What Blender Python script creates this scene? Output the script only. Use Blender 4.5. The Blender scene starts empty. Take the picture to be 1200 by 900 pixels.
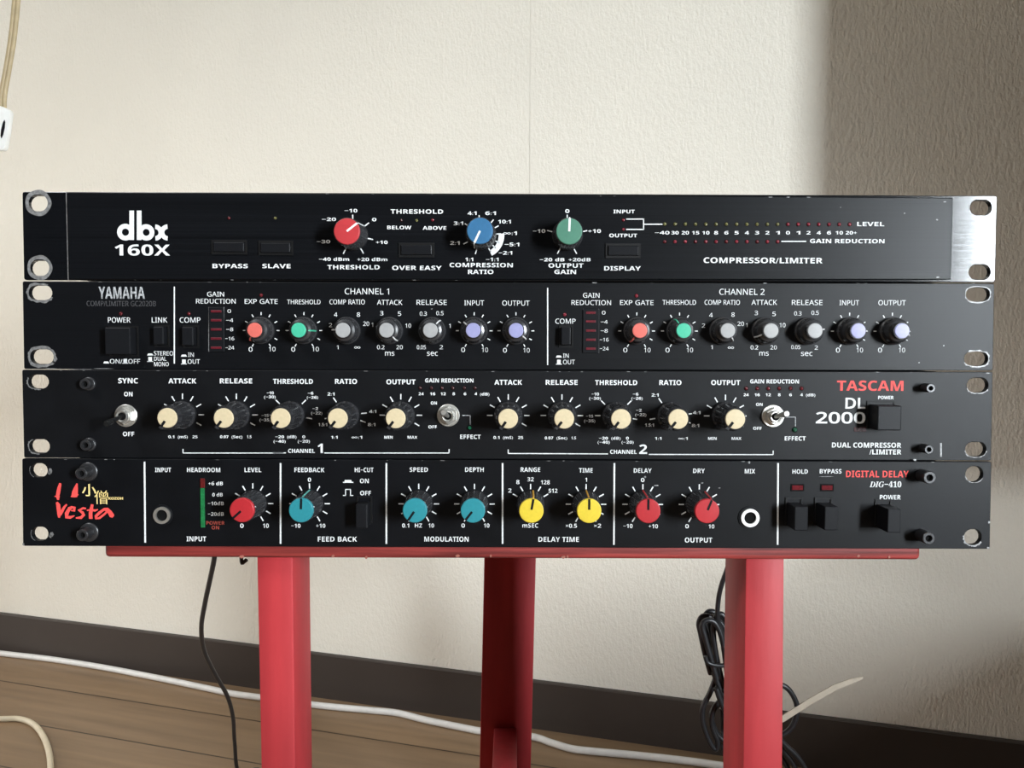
import bpy, bmesh, math, random
from mathutils import Vector, Matrix

# ------------------------------------------------------------------ camera, light, exposure
sc = bpy.context.scene
COL = sc.collection
random.seed(7)
FPX = 970.0
PITCH, ROLL = math.radians(2.6), math.radians(0.19)
CAM = Vector((0, -0.411, 0.475))
_R0 = Vector((1, 0, 0)); FWD = Vector((0, math.cos(PITCH), -math.sin(PITCH))); _U0 = _R0.cross(FWD)
RGT = _R0 * math.cos(ROLL) + _U0 * math.sin(ROLL)
UPV = _U0 * math.cos(ROLL) - _R0 * math.sin(ROLL)

def ray(x, y): return FWD + RGT * ((x - 600) / FPX) + UPV * ((450 - y) / FPX)
def at(x, y, Y):
    d = ray(x, y); return CAM + d * ((Y - CAM.y) / d.y)
def at_z(x, y, z):
    d = ray(x, y); return CAM + d * ((z - CAM.z) / d.z)

cd = bpy.data.cameras.new('camera'); cam = bpy.data.objects.new('camera', cd); COL.objects.link(cam)
cd.sensor_fit = 'HORIZONTAL'; cd.sensor_width = 36; cd.lens = FPX / 1200 * 36; cd.clip_start = 0.01
m3 = Matrix((RGT, UPV, -FWD)).transposed()
cam.matrix_world = Matrix.Translation(CAM) @ m3.to_4x4()
sc.camera = cam

sc.view_settings.view_transform = 'Standard'
sc.view_settings.look = 'None'
sc.view_settings.gamma = 1
sc.view_settings.use_curve_mapping = False
sc.view_settings.exposure = 0.19
sc.cycles.use_denoising = True

W = bpy.data.worlds.new('world'); sc.world = W; W.use_nodes = True
W.node_tree.nodes['Background'].inputs[0].default_value = (0.62, 0.56, 0.44, 1)
W.node_tree.nodes['Background'].inputs[1].default_value = 0.03

# room axes: the back wall runs through two points read off the baseboard's top edge
BB = 0.06
PA, PB = at_z(0, 717, BB), at_z(1200, 868, BB)
PA.z = PB.z = 0
E1 = (PB - PA).normalized(); NN = Vector((E1.y, -E1.x, 0))          # NN points into the room
CORNER = PB + E1 * 1.25
def room(a, b, z): return CORNER - E1 * a + NN * b + Vector((0, 0, z))   # a from right wall, b from back wall
RW = 3.35                                                             # width of the room
WB0, WB1, WZ0, WZ1 = 1.50, 1.845, 0.30, 1.05                         # the window in the right wall
VB0, VB1, VZ0, VZ1 = 0.30, 0.95, 0.10, 0.85                         # a window added in the left wall to brighten the back wall

def area(name, a, b, z, sx, sz, power, color, sign=1):
    l = bpy.data.lights.new(name, 'AREA'); l.shape = 'RECTANGLE'; l.size = sx; l.size_y = sz
    l.energy = power; l.color = color
    o = bpy.data.objects.new(name, l); COL.objects.link(o)
    x = NN * sign; y = Vector((0, 0, 1)); zz = E1 * sign                            # the light shines along -zz, into the room
    o.matrix_world = Matrix.Translation(room(a, b, z)) @ Matrix((x, y, zz)).transposed().to_4x4()
    return o
area('window_daylight', -0.02, (WB0 + WB1) / 2, (WZ0 + WZ1) / 2, WB1 - WB0, WZ1 - WZ0, 118, (0.87, 0.945, 1.0))
area('added_left_fill', RW + .02, (VB0 + VB1) / 2, (VZ0 + VZ1) / 2, VB1 - VB0, VZ1 - VZ0, 9, (1.0, 0.965, 0.90), -1)  # added fill for the left part of the back wall

# an added fill spot, no known lamp, behind and to the left of the camera, aimed down past the racks at the foot of the wall
sl_ = bpy.data.lights.new('added_fill_spot', 'SPOT'); sl_.energy = 46; sl_.color = (0.97, 0.98, 1.0)
sl_.spot_size = math.radians(42); sl_.spot_blend = .6; sl_.shadow_soft_size = .16
so = bpy.data.objects.new('added_fill_spot', sl_); COL.objects.link(so); so.location = (-1.0, -.95, 1.80)
so.rotation_euler = (Vector((-.06, .64, -.10)) - so.location).to_track_quat('-Z', 'Y').to_euler()

# ------------------------------------------------------------------ materials
def lin(c):
    c = c / 255
    return c / 12.92 if c <= 0.04045 else ((c + 0.055) / 1.055) ** 2.4
def rgb(r, g, b): return (lin(r), lin(g), lin(b), 1)

def mat(name, col, rough=0.5, metal=0.0, spec=0.5, noise=None, bump=None, aniso=0):
    """noise = (scale vector, amount, detail) mottles the colour; bump = (scale vector, strength, distance)"""
    m = bpy.data.materials.new(name); m.use_nodes = True
    nt = m.node_tree; b = nt.nodes['Principled BSDF']
    b.inputs['Base Color'].default_value = col; b.inputs['Roughness'].default_value = rough
    b.inputs['Metallic'].default_value = metal; b.inputs['Specular IOR Level'].default_value = spec
    if noise or bump: tc = nt.nodes.new('ShaderNodeTexCoord')
    def tex(scale, detail):
        mp = nt.nodes.new('ShaderNodeMapping'); mp.inputs['Scale'].default_value = scale
        nt.links.new(tc.outputs['Object'], mp.inputs[0])
        n = nt.nodes.new('ShaderNodeTexNoise'); n.inputs['Scale'].default_value = 1; n.inputs['Detail'].default_value = detail
        nt.links.new(mp.outputs[0], n.inputs['Vector']); return n
    if noise:
        n = tex(noise[0], noise[2]); mix = nt.nodes.new('ShaderNodeMix'); mix.data_type = 'RGBA'; mix.blend_type = 'MULTIPLY'
        cr = nt.nodes.new('ShaderNodeMapRange'); cr.inputs[1].default_value = .3; cr.inputs[2].default_value = .7
        cr.inputs[3].default_value = 1 - noise[1]; cr.inputs[4].default_value = 1 + noise[1]
        nt.links.new(n.outputs[0], cr.inputs[0]); mix.inputs[0].default_value = 1
        mix.inputs[6].default_value = col; nt.links.new(cr.outputs[0], mix.inputs[7])
        nt.links.new(mix.outputs[2], b.inputs['Base Color'])
    if bump:
        n = tex(bump[0], 4); bp = nt.nodes.new('ShaderNodeBump'); bp.inputs['Strength'].default_value = bump[1]
        bp.inputs['Distance'].default_value = bump[2]
        nt.links.new(n.outputs[0], bp.inputs['Height']); nt.links.new(bp.outputs[0], b.inputs['Normal'])
    return m

M = {}
M['anod'] = mat('black_brushed_aluminium', (.0042, .0047, .0058, 1), .34, .0, .13, noise=((4, 4, 1600), .35, 3), bump=((6, 6, 2600), .22, .0002))
M['anod_ear'] = mat('black_brushed_end_piece', (.0042, .0047, .0058, 1), .13, .0, .40, noise=((4, 4, 1600), .35, 3), bump=((6, 6, 2600), .12, .0002))
M['anod2'] = mat('black_fine_brushed_panel', (.0038, .0043, .0054, 1), .40, 0, .17, noise=((5, 5, 1500), .2, 3), bump=((8, 8, 2400), .10, .0002))
M['paint'] = mat('black_grained_panel_paint', (.0046, .0050, .0060, 1), .44, 0, .18, noise=((60, 60, 60), .22, 5), bump=((1800, 1800, 1800), .08, .0002))
M['paint2'] = mat('black_satin_panel_paint', (.0036, .0041, .0052, 1), .42, 0, .16, noise=((40, 40, 60), .22, 5), bump=((900, 900, 900), .05, .0002))
M['steel_black'] = mat('black_painted_steel', (.012, .012, .013, 1), .5, noise=((50, 50, 50), .2, 3))
M['print'] = mat('white_screen_print', rgb(222, 224, 224), .6, 0, .3, noise=((900, 900, 900), .12, 2))
M['faint'] = mat('worn_grey_print', rgb(70, 70, 72), .6, 0, .3, noise=((900, 900, 900), .5, 3))
M['half'] = mat('rubbed_white_print', rgb(160, 162, 164), .6, 0, .3, noise=((1200, 1200, 1200), .55, 3))
M['redprint'] = mat('red_screen_print', rgb(232, 78, 74), .6, 0, .3, noise=((900, 900, 900), .1, 2))
M['gold'] = mat('pale_gold_print', rgb(238, 212, 140), .5, 0, .4, noise=((900, 900, 900), .1, 2))
M['dullred'] = mat('shaded_red_print', rgb(150, 62, 50), .6, noise=((900, 900, 900), .2, 2))  # red print with the knob's shadow put into its colour
M['scuff'] = mat('bare_metal_scuff', (.22, .22, .22, 1), .5, .4, .5, noise=((700, 700, 700), .4, 4), bump=((1500, 1500, 1500), .3, .0003))
M['knob'] = mat('black_fluted_knob_plastic', (.026, .026, .028, 1), .27, 0, .6, bump=((1500, 1500, 1500), .06, .0003))
M['plastic'] = mat('black_moulded_plastic', (.008, .0085, .010, 1), .38, 0, .13, bump=((1500, 1500, 1500), .06, .0003))
M['plastic_m'] = mat('black_matte_plastic', (.007, .007, .0073, 1), .5, 0, .18, bump=((1500, 1500, 1500), .08, .0003))
M['dark'] = mat('dark_hollow', (.004, .004, .004, 1), .8, 0, .1, noise=((300, 300, 300), .2, 2))
M['chrome'] = mat('nickel_plated_metal', (.66, .65, .61, 1), .36, .85, noise=((300, 300, 300), .08, 3))
M['screwblack'] = mat('black_oxide_screw', (.03, .03, .032, 1), .32, .3, .6, bump=((1200, 1200, 1200), .1, .0003))
M['lever_black'] = mat('dark_switch_lever', (.05, .05, .05, 1), .25, .8, .6, noise=((300, 300, 300), .1, 2))
def cap(n, r, g, b): M[n] = mat(n, rgb(r, g, b), .38, 0, .4, noise=((700, 700, 700), .05, 3))
cap('red_cap', 173, 53, 57); cap('blue_cap', 51, 101, 140); cap('green_cap', 73, 120, 101)
cap('salmon_cap', 202, 100, 90); cap('mint_cap', 68, 175, 142); cap('grey_cap', 155, 155, 155); cap('lavender_cap', 144, 144, 183)
cap('cream_cap', 199, 183, 150); cap('crimson_cap', 166, 39, 45); cap('teal_cap', 41, 126, 136); cap('yellow_cap', 206, 181, 56)
cap('ochre_line', 214, 160, 60); cap('grey_line', 205, 205, 205); cap('teal_line', 90, 160, 150); cap('red_line', 190, 50, 50)
M['led_red'] = mat('unlit_red_lens', rgb(86, 21, 28), .15, 0, .6, noise=((900, 900, 900), .2, 2))
M['led_pink'] = mat('unlit_pink_red_lens', rgb(118, 36, 47), .15, 0, .6, noise=((900, 900, 900), .2, 2))
M['led_olive'] = mat('unlit_yellow_green_lens', rgb(96, 94, 58), .15, 0, .6, noise=((900, 900, 900), .2, 2))
M['led_green'] = mat('unlit_green_lens', rgb(28, 84, 60), .15, 0, .6, noise=((900, 900, 900), .2, 2))
M['led_dark'] = mat('unlit_dark_lens', rgb(52, 26, 28), .2, 0, .6, noise=((900, 900, 900), .2, 2))
M['bar_red'] = mat('red_meter_bar', rgb(92, 24, 34), .3, 0, .5, noise=((900, 900, 900), .15, 2))
M['meter_red'] = mat('dark_red_meter_lens', rgb(90, 26, 26), .25, noise=((900, 900, 900), .15, 2))
M['meter_green'] = mat('green_meter_lens', rgb(30, 110, 62), .25, noise=((300, 300, 900), .2, 2))
M['wood'] = mat('red_painted_wood', rgb(164, 50, 54), .5, 0, .25, noise=((60, 60, 9), .16, 5), bump=((300, 300, 40), .15, .0006))
M['wood_edge'] = mat('red_stained_board_edge', rgb(124, 46, 42), .6, 0, .35, noise=((16, 200, 420), .6, 6), bump=((20, 300, 500), .35, .0006))
M['chip'] = mat('bare_wood_chip', rgb(150, 92, 78), .7, noise=((300, 300, 300), .2, 3))
M['black_cord'] = mat('black_rubber_cord', (.018, .018, .02, 1), .38, 0, .5, noise=((200, 200, 200), .2, 3))
M['white_cord'] = mat('white_vinyl_cord', rgb(226, 224, 220), .45, noise=((80, 80, 80), .06, 3))
M['cream_cord'] = mat('cream_vinyl_cord', rgb(216, 204, 178), .45, noise=((80, 80, 80), .06, 3))
M['tan_cord'] = mat('beige_twin_cord', rgb(186, 168, 132), .45, noise=((80, 80, 80), .1, 3))
M['nylon'] = mat('milky_nylon', rgb(196, 184, 166), .4, noise=((200, 200, 200), .08, 3))
M['white_plastic'] = mat('white_plastic', rgb(244, 244, 240), .35, noise=((100, 100, 100), .03, 2))
M['baseboard'] = mat('dark_brown_vinyl_baseboard', rgb(62, 54, 49), .5, 0, .4, noise=((6, 6, 6), .12, 4), bump=((200, 200, 200), .1, .0004))

def wall_material():
    m = mat('textured_beige_wallpaper', rgb(236, 230, 217), .72, 0, .25)
    nt = m.node_tree; b = nt.nodes['Principled BSDF']
    tc = nt.nodes.new('ShaderNodeTexCoord')
    def noise(sc_, det):
        mp = nt.nodes.new('ShaderNodeMapping'); mp.inputs['Scale'].default_value = sc_
        nt.links.new(tc.outputs['Object'], mp.inputs[0]); n = nt.nodes.new('ShaderNodeTexNoise')
        n.inputs['Scale'].default_value = 1; n.inputs['Detail'].default_value = det; nt.links.new(mp.outputs[0], n.inputs['Vector']); return n
    n1 = noise((300, 300, 130), 3); n2 = noise((620, 620, 420), 2); n3 = noise((3, 3, 3), 4)
    add = nt.nodes.new('ShaderNodeMath'); add.operation = 'MULTIPLY_ADD'; add.inputs[1].default_value = .5
    nt.links.new(n2.outputs[0], add.inputs[0]); nt.links.new(n1.outputs[0], add.inputs[2])
    bp = nt.nodes.new('ShaderNodeBump'); bp.inputs['Strength'].default_value = .7; bp.inputs['Distance'].default_value = .0018
    nt.links.new(add.outputs[0], bp.inputs['Height']); nt.links.new(bp.outputs[0], b.inputs['Normal'])
    mr = nt.nodes.new('ShaderNodeMapRange'); mr.inputs[1].default_value = .3; mr.inputs[2].default_value = .7
    mr.inputs[3].default_value = .95; mr.inputs[4].default_value = 1.03; nt.links.new(n3.outputs[0], mr.inputs[0])
    mx = nt.nodes.new('ShaderNodeMix'); mx.data_type = 'RGBA'; mx.blend_type = 'MULTIPLY'; mx.inputs[0].default_value = 1
    mx.inputs[6].default_value = rgb(236, 230, 217); nt.links.new(mr.outputs[0], mx.inputs[7]); nt.links.new(mx.outputs[2], b.inputs['Base Color'])
    return m
M['wall'] = wall_material()

def floor_material():
    m = mat('brown_wood_floor', rgb(150, 120, 88), .42, 0, .4)
    nt = m.node_tree; b = nt.nodes['Principled BSDF']; N = nt.nodes.new; L = nt.links.new
    tc = N('ShaderNodeTexCoord'); mp = N('ShaderNodeMapping'); L(tc.outputs['Object'], mp.inputs[0])
    br = N('ShaderNodeTexBrick'); br.inputs['Scale'].default_value = 1
    br.inputs['Brick Width'].default_value = 2.7; br.inputs['Row Height'].default_value = .092; br.inputs['Mortar Size'].default_value = .0012
    br.inputs['Color1'].default_value = rgb(144, 119, 92); br.inputs['Color2'].default_value = rgb(130, 106, 80); br.inputs['Mortar'].default_value = rgb(60, 45, 32)
    L(mp.outputs[0], br.inputs['Vector'])
    m2 = N('ShaderNodeMapping'); m2.inputs['Scale'].default_value = (5, 60, 5); L(tc.outputs['Object'], m2.inputs[0])
    n = N('ShaderNodeTexNoise'); n.inputs['Scale'].default_value = 1; n.inputs['Detail'].default_value = 6; L(m2.outputs[0], n.inputs['Vector'])
    mr = N('ShaderNodeMapRange'); mr.inputs[1].default_value = .3; mr.inputs[2].default_value = .7; mr.inputs[3].default_value = .82; mr.inputs[4].default_value = 1.12
    L(n.outputs[0], mr.inputs[0]); mx = N('ShaderNodeMix'); mx.data_type = 'RGBA'; mx.blend_type = 'MULTIPLY'; mx.inputs[0].default_value = 1
    L(br.outputs['Color'], mx.inputs[6]); L(mr.outputs[0], mx.inputs[7]); L(mx.outputs[2], b.inputs['Base Color'])
    return m
M['floor'] = floor_material()
M['ceiling'] = mat('white_ceiling_paper', rgb(226, 224, 216), .8, noise=((4, 4, 4), .04, 3))
M['panelling'] = mat('dark_brown_panelling', rgb(70, 52, 40), .5, noise=((6, 6, 1), .2, 4))
M['frame'] = mat('grey_window_frame', rgb(150, 150, 148), .4, .4, noise=((20, 20, 20), .05, 3))

# ------------------------------------------------------------------ mesh builder
class MB:
    def __init__(s): s.bm = bmesh.new()
    def poly(s, pts, y0, y1):
        """prism over an outline in x,z between depths y0 < y1"""
        a = [s.bm.verts.new((p[0], y0, p[1])) for p in pts]; b = [s.bm.verts.new((p[0], y1, p[1])) for p in pts]
        n = len(pts); s.bm.faces.new(a); s.bm.faces.new(b[::-1])
        for i in range(n): s.bm.faces.new((a[i], b[i], b[(i + 1) % n], a[(i + 1) % n]))
        return s
    def box(s, x0, x1, y0, y1, z0, z1, bev=0, seg=2):
        r = bmesh.ops.create_cube(s.bm, size=1, matrix=Matrix.Translation(((x0 + x1) / 2, (y0 + y1) / 2, (z0 + z1) / 2)) @ Matrix.Diagonal((x1 - x0, y1 - y0, z1 - z0, 1)))
        if bev:
            es = {e for v in r['verts'] for e in v.link_edges}
            bmesh.ops.bevel(s.bm, geom=list(es), offset=bev, segments=seg, affect='EDGES', profile=.5)
        return s
    def hexa(s, q0, q1):
        """a bar between two quads of points"""
        a = [s.bm.verts.new(p) for p in q0]; b = [s.bm.verts.new(p) for p in q1]; n = len(q0)
        s.bm.faces.new(a); s.bm.faces.new(b[::-1])
        for i in range(n): s.bm.faces.new((a[i], b[i], b[(i + 1) % n], a[(i + 1) % n]))
        return s
    def lathe(s, cx, cz, prof, n=32, flute=None, y=0, twist=0):
        rings = []
        for r, yy in prof:
            ring = []
            for i in range(n):
                t = 2 * math.pi * i / n
                rr = r * (1 + (flute(t, yy) if flute else 0))
                ring.append(s.bm.verts.new((cx + rr * math.sin(t), y + yy, cz + rr * math.cos(t))))
            rings.append(ring)
        for a, b in zip(rings, rings[1:]):
            for i in range(n): s.bm.faces.new((a[i], a[(i + 1) % n], b[(i + 1) % n], b[i]))
        s.bm.faces.new(rings[0][::-1]); s.bm.faces.new(rings[-1])
        return s
    def arc(s, cx, cz, r0, r1, a0, a1, y0, y1, n=24):
        """flat ring piece; angles clockwise from the top"""
        pts = []
        full = abs(a1 - a0) >= 360
        k = n if full else n + 1
        rows = []
        for i in range(k):
            t = math.radians(a0 + (a1 - a0) * i / n)
            ra, rb = (r0(t), r1(t)) if callable(r0) else (r0, r1)
            rows.append([s.bm.verts.new((cx + r * math.sin(t), y, cz + r * math.cos(t))) for r, y in ((ra, y0), (rb, y0), (rb, y1), (ra, y1))])
        for i in range(n if full else n):
            p, q = rows[i], rows[(i + 1) % k]
            for j in range(4): s.bm.faces.new((p[j], q[j], q[(j + 1) % 4], p[(j + 1) % 4]))
        if not full: s.bm.faces.new(rows[0]); s.bm.faces.new(rows[-1][::-1])
        return s
    def line(s, x0, z0, x1, z1, w, y0, y1):
        dx, dz = x1 - x0, z1 - z0; l = math.hypot(dx, dz); nx, nz = -dz / l * w / 2, dx / l * w / 2
        return s.poly([(x0 + nx, z0 + nz), (x1 + nx, z1 + nz), (x1 - nx, z1 - nz), (x0 - nx, z0 - nz)], y0, y1)
    def tube(s, pts, r, n=10, smooth=True, flat=None):
        P = [Vector(p) for p in pts]
        if smooth and len(P) > 2:
            Q = []
            for i in range(len(P) - 1):
                a, b, c, d = P[max(i - 1, 0)], P[i], P[i + 1], P[min(i + 2, len(P) - 1)]
                for k in range(6):
                    t = k / 6
                    Q.append(.5 * ((2 * b) + (c - a) * t + (2 * a - 5 * b + 4 * c - d) * t * t + (3 * b - a - 3 * c + d) * t ** 3))
            Q.append(P[-1]); P = Q
        rings = []; up = Vector((.13, .3, .94))
        for i, p in enumerate(P):
            t = (P[min(i + 1, len(P) - 1)] - P[max(i - 1, 0)]).normalized()
            u = t.cross(up)
            if u.length < .05: u = t.cross(Vector((1, .2, 0)))
            u.normalize(); v = t.cross(u); up = -v if v.dot(up) < 0 else v
            ry = r if flat is None else flat
            rings.append([s.bm.verts.new(p + u * (r * math.cos(2 * math.pi * k / n)) + v * (ry * math.sin(2 * math.pi * k / n))) for k in range(n)])
        for a, b in zip(rings, rings[1:]):
            for i in range(n): s.bm.faces.new((a[i], a[(i + 1) % n], b[(i + 1) % n], b[i]))
        s.bm.faces.new(rings[0][::-1]); s.bm.faces.new(rings[-1])
        return s
    def mesh(s, me, fn):
        vs = [s.bm.verts.new(fn(v.co)) for v in me.vertices]
        for p in me.polygons:
            try: s.bm.faces.new([vs[i] for i in p.vertices])
            except ValueError: pass
        return s
    def build(s, name, m, parent=None, smooth=0, label=None):
        bmesh.ops.recalc_face_normals(s.bm, faces=s.bm.faces)
        me = bpy.data.meshes.new(name); s.bm.to_mesh(me); s.bm.free(); me.materials.append(m)
        if smooth:
            for p in me.polygons: p.use_smooth = True
            me.set_sharp_from_angle(angle=math.radians(smooth))
        o = bpy.data.objects.new(name, me); COL.objects.link(o)
        if parent: o.parent = parent
        if label: o['label'] = label
        return o

def thing(name, label, cat, loc=(0, 0, 0), group=None):
    o = bpy.data.objects.new(name, None); COL.objects.link(o); o.location = loc; o.empty_display_size = .02
    o['label'] = label; o['category'] = cat
    if group: o['group'] = group
    return o
def tag(o, label, cat, group=None):
    o['label'] = label; o['category'] = cat
    if group: o['group'] = group
    return o
def structure(o): o['kind'] = 'structure'; return o

# text -> mesh; 'r' regular sans, 'b' bold sans, 'i' bold italic serif alphabets of Unicode's letter-like block
_tc = {}
BASES = {'r': (0x1D5A0, 0x1D5BA, 0x1D7E2), 'b': (0x1D5D4, 0x1D5EE, 0x1D7EC), 'i': (0x1D468, 0x1D482, 0x1D7CE)}
def styled(txt, st):
    A, a, d = BASES[st]; out = ''
    for ch in txt:
        if 'A' <= ch <= 'Z': out += chr(A + ord(ch) - 65)
        elif 'a' <= ch <= 'z': out += chr(a + ord(ch) - 97)
        elif '0' <= ch <= '9': out += chr(d + ord(ch) - 48)
        elif ch == '-': out += chr(0x2212)
        else: out += ch
    return out
def text_mesh(txt, off, st='r'):
    k = (txt, off, st)
    if k not in _tc:
        c = bpy.data.curves.new('t', 'FONT'); c.body = styled(txt, st); c.offset = off; c.resolution_u = 2; c.extrude = .5
        o = bpy.data.objects.new('t', c); COL.objects.link(o)
        bpy.context.view_layer.update()
        me = bpy.data.meshes.new_from_object(o.evaluated_get(bpy.context.evaluated_depsgraph_get()))
        bpy.data.objects.remove(o); bpy.data.curves.remove(c)
        xs = [v.co.x for v in me.vertices]; _tc[k] = (me, min(xs), max(xs))
    return _tc[k]
PT, PB_ = -.00012, .00002                                            # printed ink: depth range in front of the panel

CR = {'A': (0, 210, 330 / 1200), 'B': (320, 210, 330 / 1200), 'C': (620, 210, 330 / 1200), 'D': (900, 210, 300 / 1125),
      'E': (0, 420, 330 / 1200), 'F': (320, 420, 330 / 1200), 'G': (620, 420, 330 / 1200), 'H': (900, 420, 300 / 1125), 'P': (0, 0, 1)}

class Unit:
    """one rack unit: an Empty at the foot of its panel; local x,z lie on the panel face, +y goes into the chassis"""
    def __init__(s, name, label, Y, zbase):
        s.Y = Y; s.loc = Vector((-.002, Y, zbase)); s.root = thing(name, label, 'audio rack unit', s.loc)
        s.ink = {}; s.style = 'b'; s.panel = None; s.nseg = 0
        s.mpp = (Y - CAM.y) / FPX                                    # metres per photo pixel on the panel
    def px(s, c, u, v):
        x0, y0, k = CR[c]; return x0 + u * k, y0 + v * k
    def p(s, c, u, v, dy=0):
        q = at(*s.px(c, u, v), s.Y + dy) - s.loc; return q.x, q.z
    def I(s, k):
        if k not in s.ink: s.ink[k] = MB()
        return s.ink[k]
    def text(s, c, u, v, txt, w, h, ink='print', off=.0, shear=0, y=PT, st=None):
        me, a, b = text_mesh(txt, off, st or s.style); x, z = s.p(c, u, v); k = CR[c][2] * s.mpp
        sx = w * k / (b - a); sz = h * k / (.714 + 2 * off)
        sl = math.tan(ROLL)
        s.I(ink).mesh(me, lambda q: (x + (q.x - (a + b) / 2) * sx + shear * (q.y - .357) * sz, y if q.z > 0 else PB_, z + (q.y - .357) * sz))
    def texts(s, rows, off=0, ink='print'):
        for r in rows: s.text(*r[:6], ink=r[6] if len(r) > 6 else ink, off=off)
    def line(s, c, u0, v0, u1, v1, w, ink='print'):
        a, b = s.p(c, u0, v0), s.p(c, u1, v1); s.I(ink).line(*a, *b, w * CR[c][2] * s.mpp, PT, PB_)
    def shape(s, c, pts, ink='print'): s.I(ink).poly([s.p(c, *q) for q in pts], PT, PB_)
    def stroke(s, c, pts, ws, ink):
        """brush stroke with a width at each point"""
        P = [Vector(s.p(c, *q)) for q in pts]; k = CR[c][2] * s.mpp; L = []; R = []
        for i, p in enumerate(P):
            t = (P[min(i + 1, len(P) - 1)] - P[max(i - 1, 0)]).normalized(); n = Vector((-t.y, t.x)) * ws[i] * k * .44
            L.append(p + n); R.append(p - n)
        for i in range(len(P) - 1): s.I(ink).poly([L[i], L[i + 1], R[i + 1], R[i]], PT - .000004 * s.nseg, PB_); s.nseg += 1
    def ticks(s, cx, cz, angs, r0, r1, w, ink='print'):
        for a in angs:
            t = math.radians(a); s.I(ink).line(cx + r0 * math.sin(t), cz + r0 * math.cos(t), cx + r1 * math.sin(t), cz + r1 * math.cos(t), w, PT, PB_)
    def flush(s):
        """the printing and the wear belong to the panel's own surface: further materials of its mesh"""
        for k, mb in s.ink.items():
            bmesh.ops.recalc_face_normals(mb.bm, faces=mb.bm.faces)
            t = bpy.data.meshes.new('t'); mb.bm.to_mesh(t); mb.bm.free()
            me = s.panel.data; me.materials.append(M[k]); mi = len(me.materials) - 1
            for p in t.polygons: p.material_index = mi
            bm = bmesh.new(); bm.from_mesh(me); bm.from_mesh(t); bm.to_mesh(me); bm.free(); bpy.data.meshes.remove(t)
        s.ink = {}
    def emblem(s, name, *keys, label=None):
        """lettering kept as a part of its own"""
        o = None
        for k in keys:
            mb = s.ink.pop(k)
            if o is None: o = mb.build(name, M[k], s.root, label=label); continue
            bmesh.ops.recalc_face_normals(mb.bm, faces=mb.bm.faces); t = bpy.data.meshes.new('t'); mb.bm.to_mesh(t); mb.bm.free()
            me = o.data; me.materials.append(M[k]); bm = bmesh.new()
            for p in t.polygons: p.material_index = len(me.materials) - 1
            bm.from_mesh(me); bm.from_mesh(t); bm.to_mesh(me); bm.free()
        return o
    def plate(s, name, corners, holes, m, thick, dy=0, bev=.0003, rad=.0008):
        """panel outline from four photo corners with holes (px, py, width px, height px) cut through"""
        c = bpy.data.curves.new('pl', 'CURVE'); c.dimensions = '2D'; c.fill_mode = 'BOTH'; c.extrude = thick / 2 - bev; c.bevel_depth = bev; c.bevel_resolution = 1; c.offset = -bev
        def spl(pts):
            sp = c.splines.new('POLY'); sp.points.add(len(pts) - 1); sp.use_cyclic_u = True
            for q, p in zip(sp.points, pts): q.co = (p[0], p[1], 0, 1)
        q = [s.p('P', *k, dy) for k in corners]; out = []
        for i in range(4):
            P = Vector(q[i]); a = (Vector(q[i - 1]) - P).normalized() * rad; b = (Vector(q[(i + 1) % 4]) - P).normalized() * rad
            for t in (0, .5, 1): out.append(P + a * (1 - t) ** 2 + b * t ** 2)
        spl(out)
        for h in holes: spl(s.slot(*h, dy))
        o = bpy.data.objects.new('pl', c); COL.objects.link(o); bpy.context.view_layer.update()
        me = bpy.data.meshes.new_from_object(o.evaluated_get(bpy.context.evaluated_depsgraph_get()))
        bpy.data.objects.remove(o); bpy.data.curves.remove(c)
        mb = MB(); mb.mesh(me, lambda v: (v.x, dy + thick / 2 - v.z, v.y))
        bmesh.ops.remove_doubles(mb.bm, verts=mb.bm.verts, dist=1e-6)
        s.panel = mb.build(name, m, s.root); return s.panel
    def slot(s, px, py, w, h, dy=0, grow=0, n=8):
        cx, cz = s.p('P', px, py, dy); r = h * s.mpp / 2 + grow; e = max(0, (w - h) * s.mpp / 2); pts = []
        for i in range(2 * n):
            t = math.pi * (i + .5) / n
            pts.append((cx + r * math.cos(t) + (e if math.cos(t) > 0 else -e), cz + r * math.sin(t)))
        return pts
    def scuffring(s, px, py, w, h, g0, g1, dy=0, jag=.35, a0=0, a1=360):
        """ragged bare-metal wear around a hole"""
        cx, cz = s.p('P', px, py, dy); r = h * s.mpp / 2; e = max(0, (w - h) * s.mpp / 2)
        n = 40; rnd = [random.random() for _ in range(n + 1)]; rnd = [(rnd[i] + rnd[i - 1]) / 2 for i in range(n + 1)]
        mb = s.I('scuff'); prev = None
        for i in range(n + 1):
            t = math.radians(a0 + (a1 - a0) * i / n); ct, st = math.cos(t), math.sin(t)
            sx = e * max(-1, min(1, ct * 1.6)); j = 1 - jag * rnd[i % n]
            cur = [(cx + sx + (r + g) * ct, cz + (r + g) * st) for g in (g0, g0 + (g1 - g0) * j)]
            if prev: mb.poly([prev[0], prev[1], cur[1], cur[0]], dy - .00006, dy + .00002)
            prev = cur
    def fleck(s, px, py, w, h, dy=0):
        x, z = s.p('P', px, py, dy); k = s.mpp
        pts = []
        n = 6
        for i in range(n):
            t = 2 * math.pi * i / n; j = random.uniform(.6, 1)
            pts.append((x + w * k / 2 * j * math.cos(t), z + h * k / 2 * j * math.sin(t)))
        s.I('scuff').poly(pts, dy - .00007, dy + .00002)
    def front_box(s, name, c, u0, v0, u1, v1, prot, m, bev=.0005, parent=None, back=.001, label=None):
        """a block whose FRONT face fills the photo rectangle, standing prot out of the panel"""
        x0, z1 = s.p(c, u0, v0, -prot); x1, z0 = s.p(c, u1, v1, -prot)
        return MB().box(x0, x1, -prot, back, z0, z1, bev).build(name, m, parent or s.root, label=label), (x0, x1, z0, z1)
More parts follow.
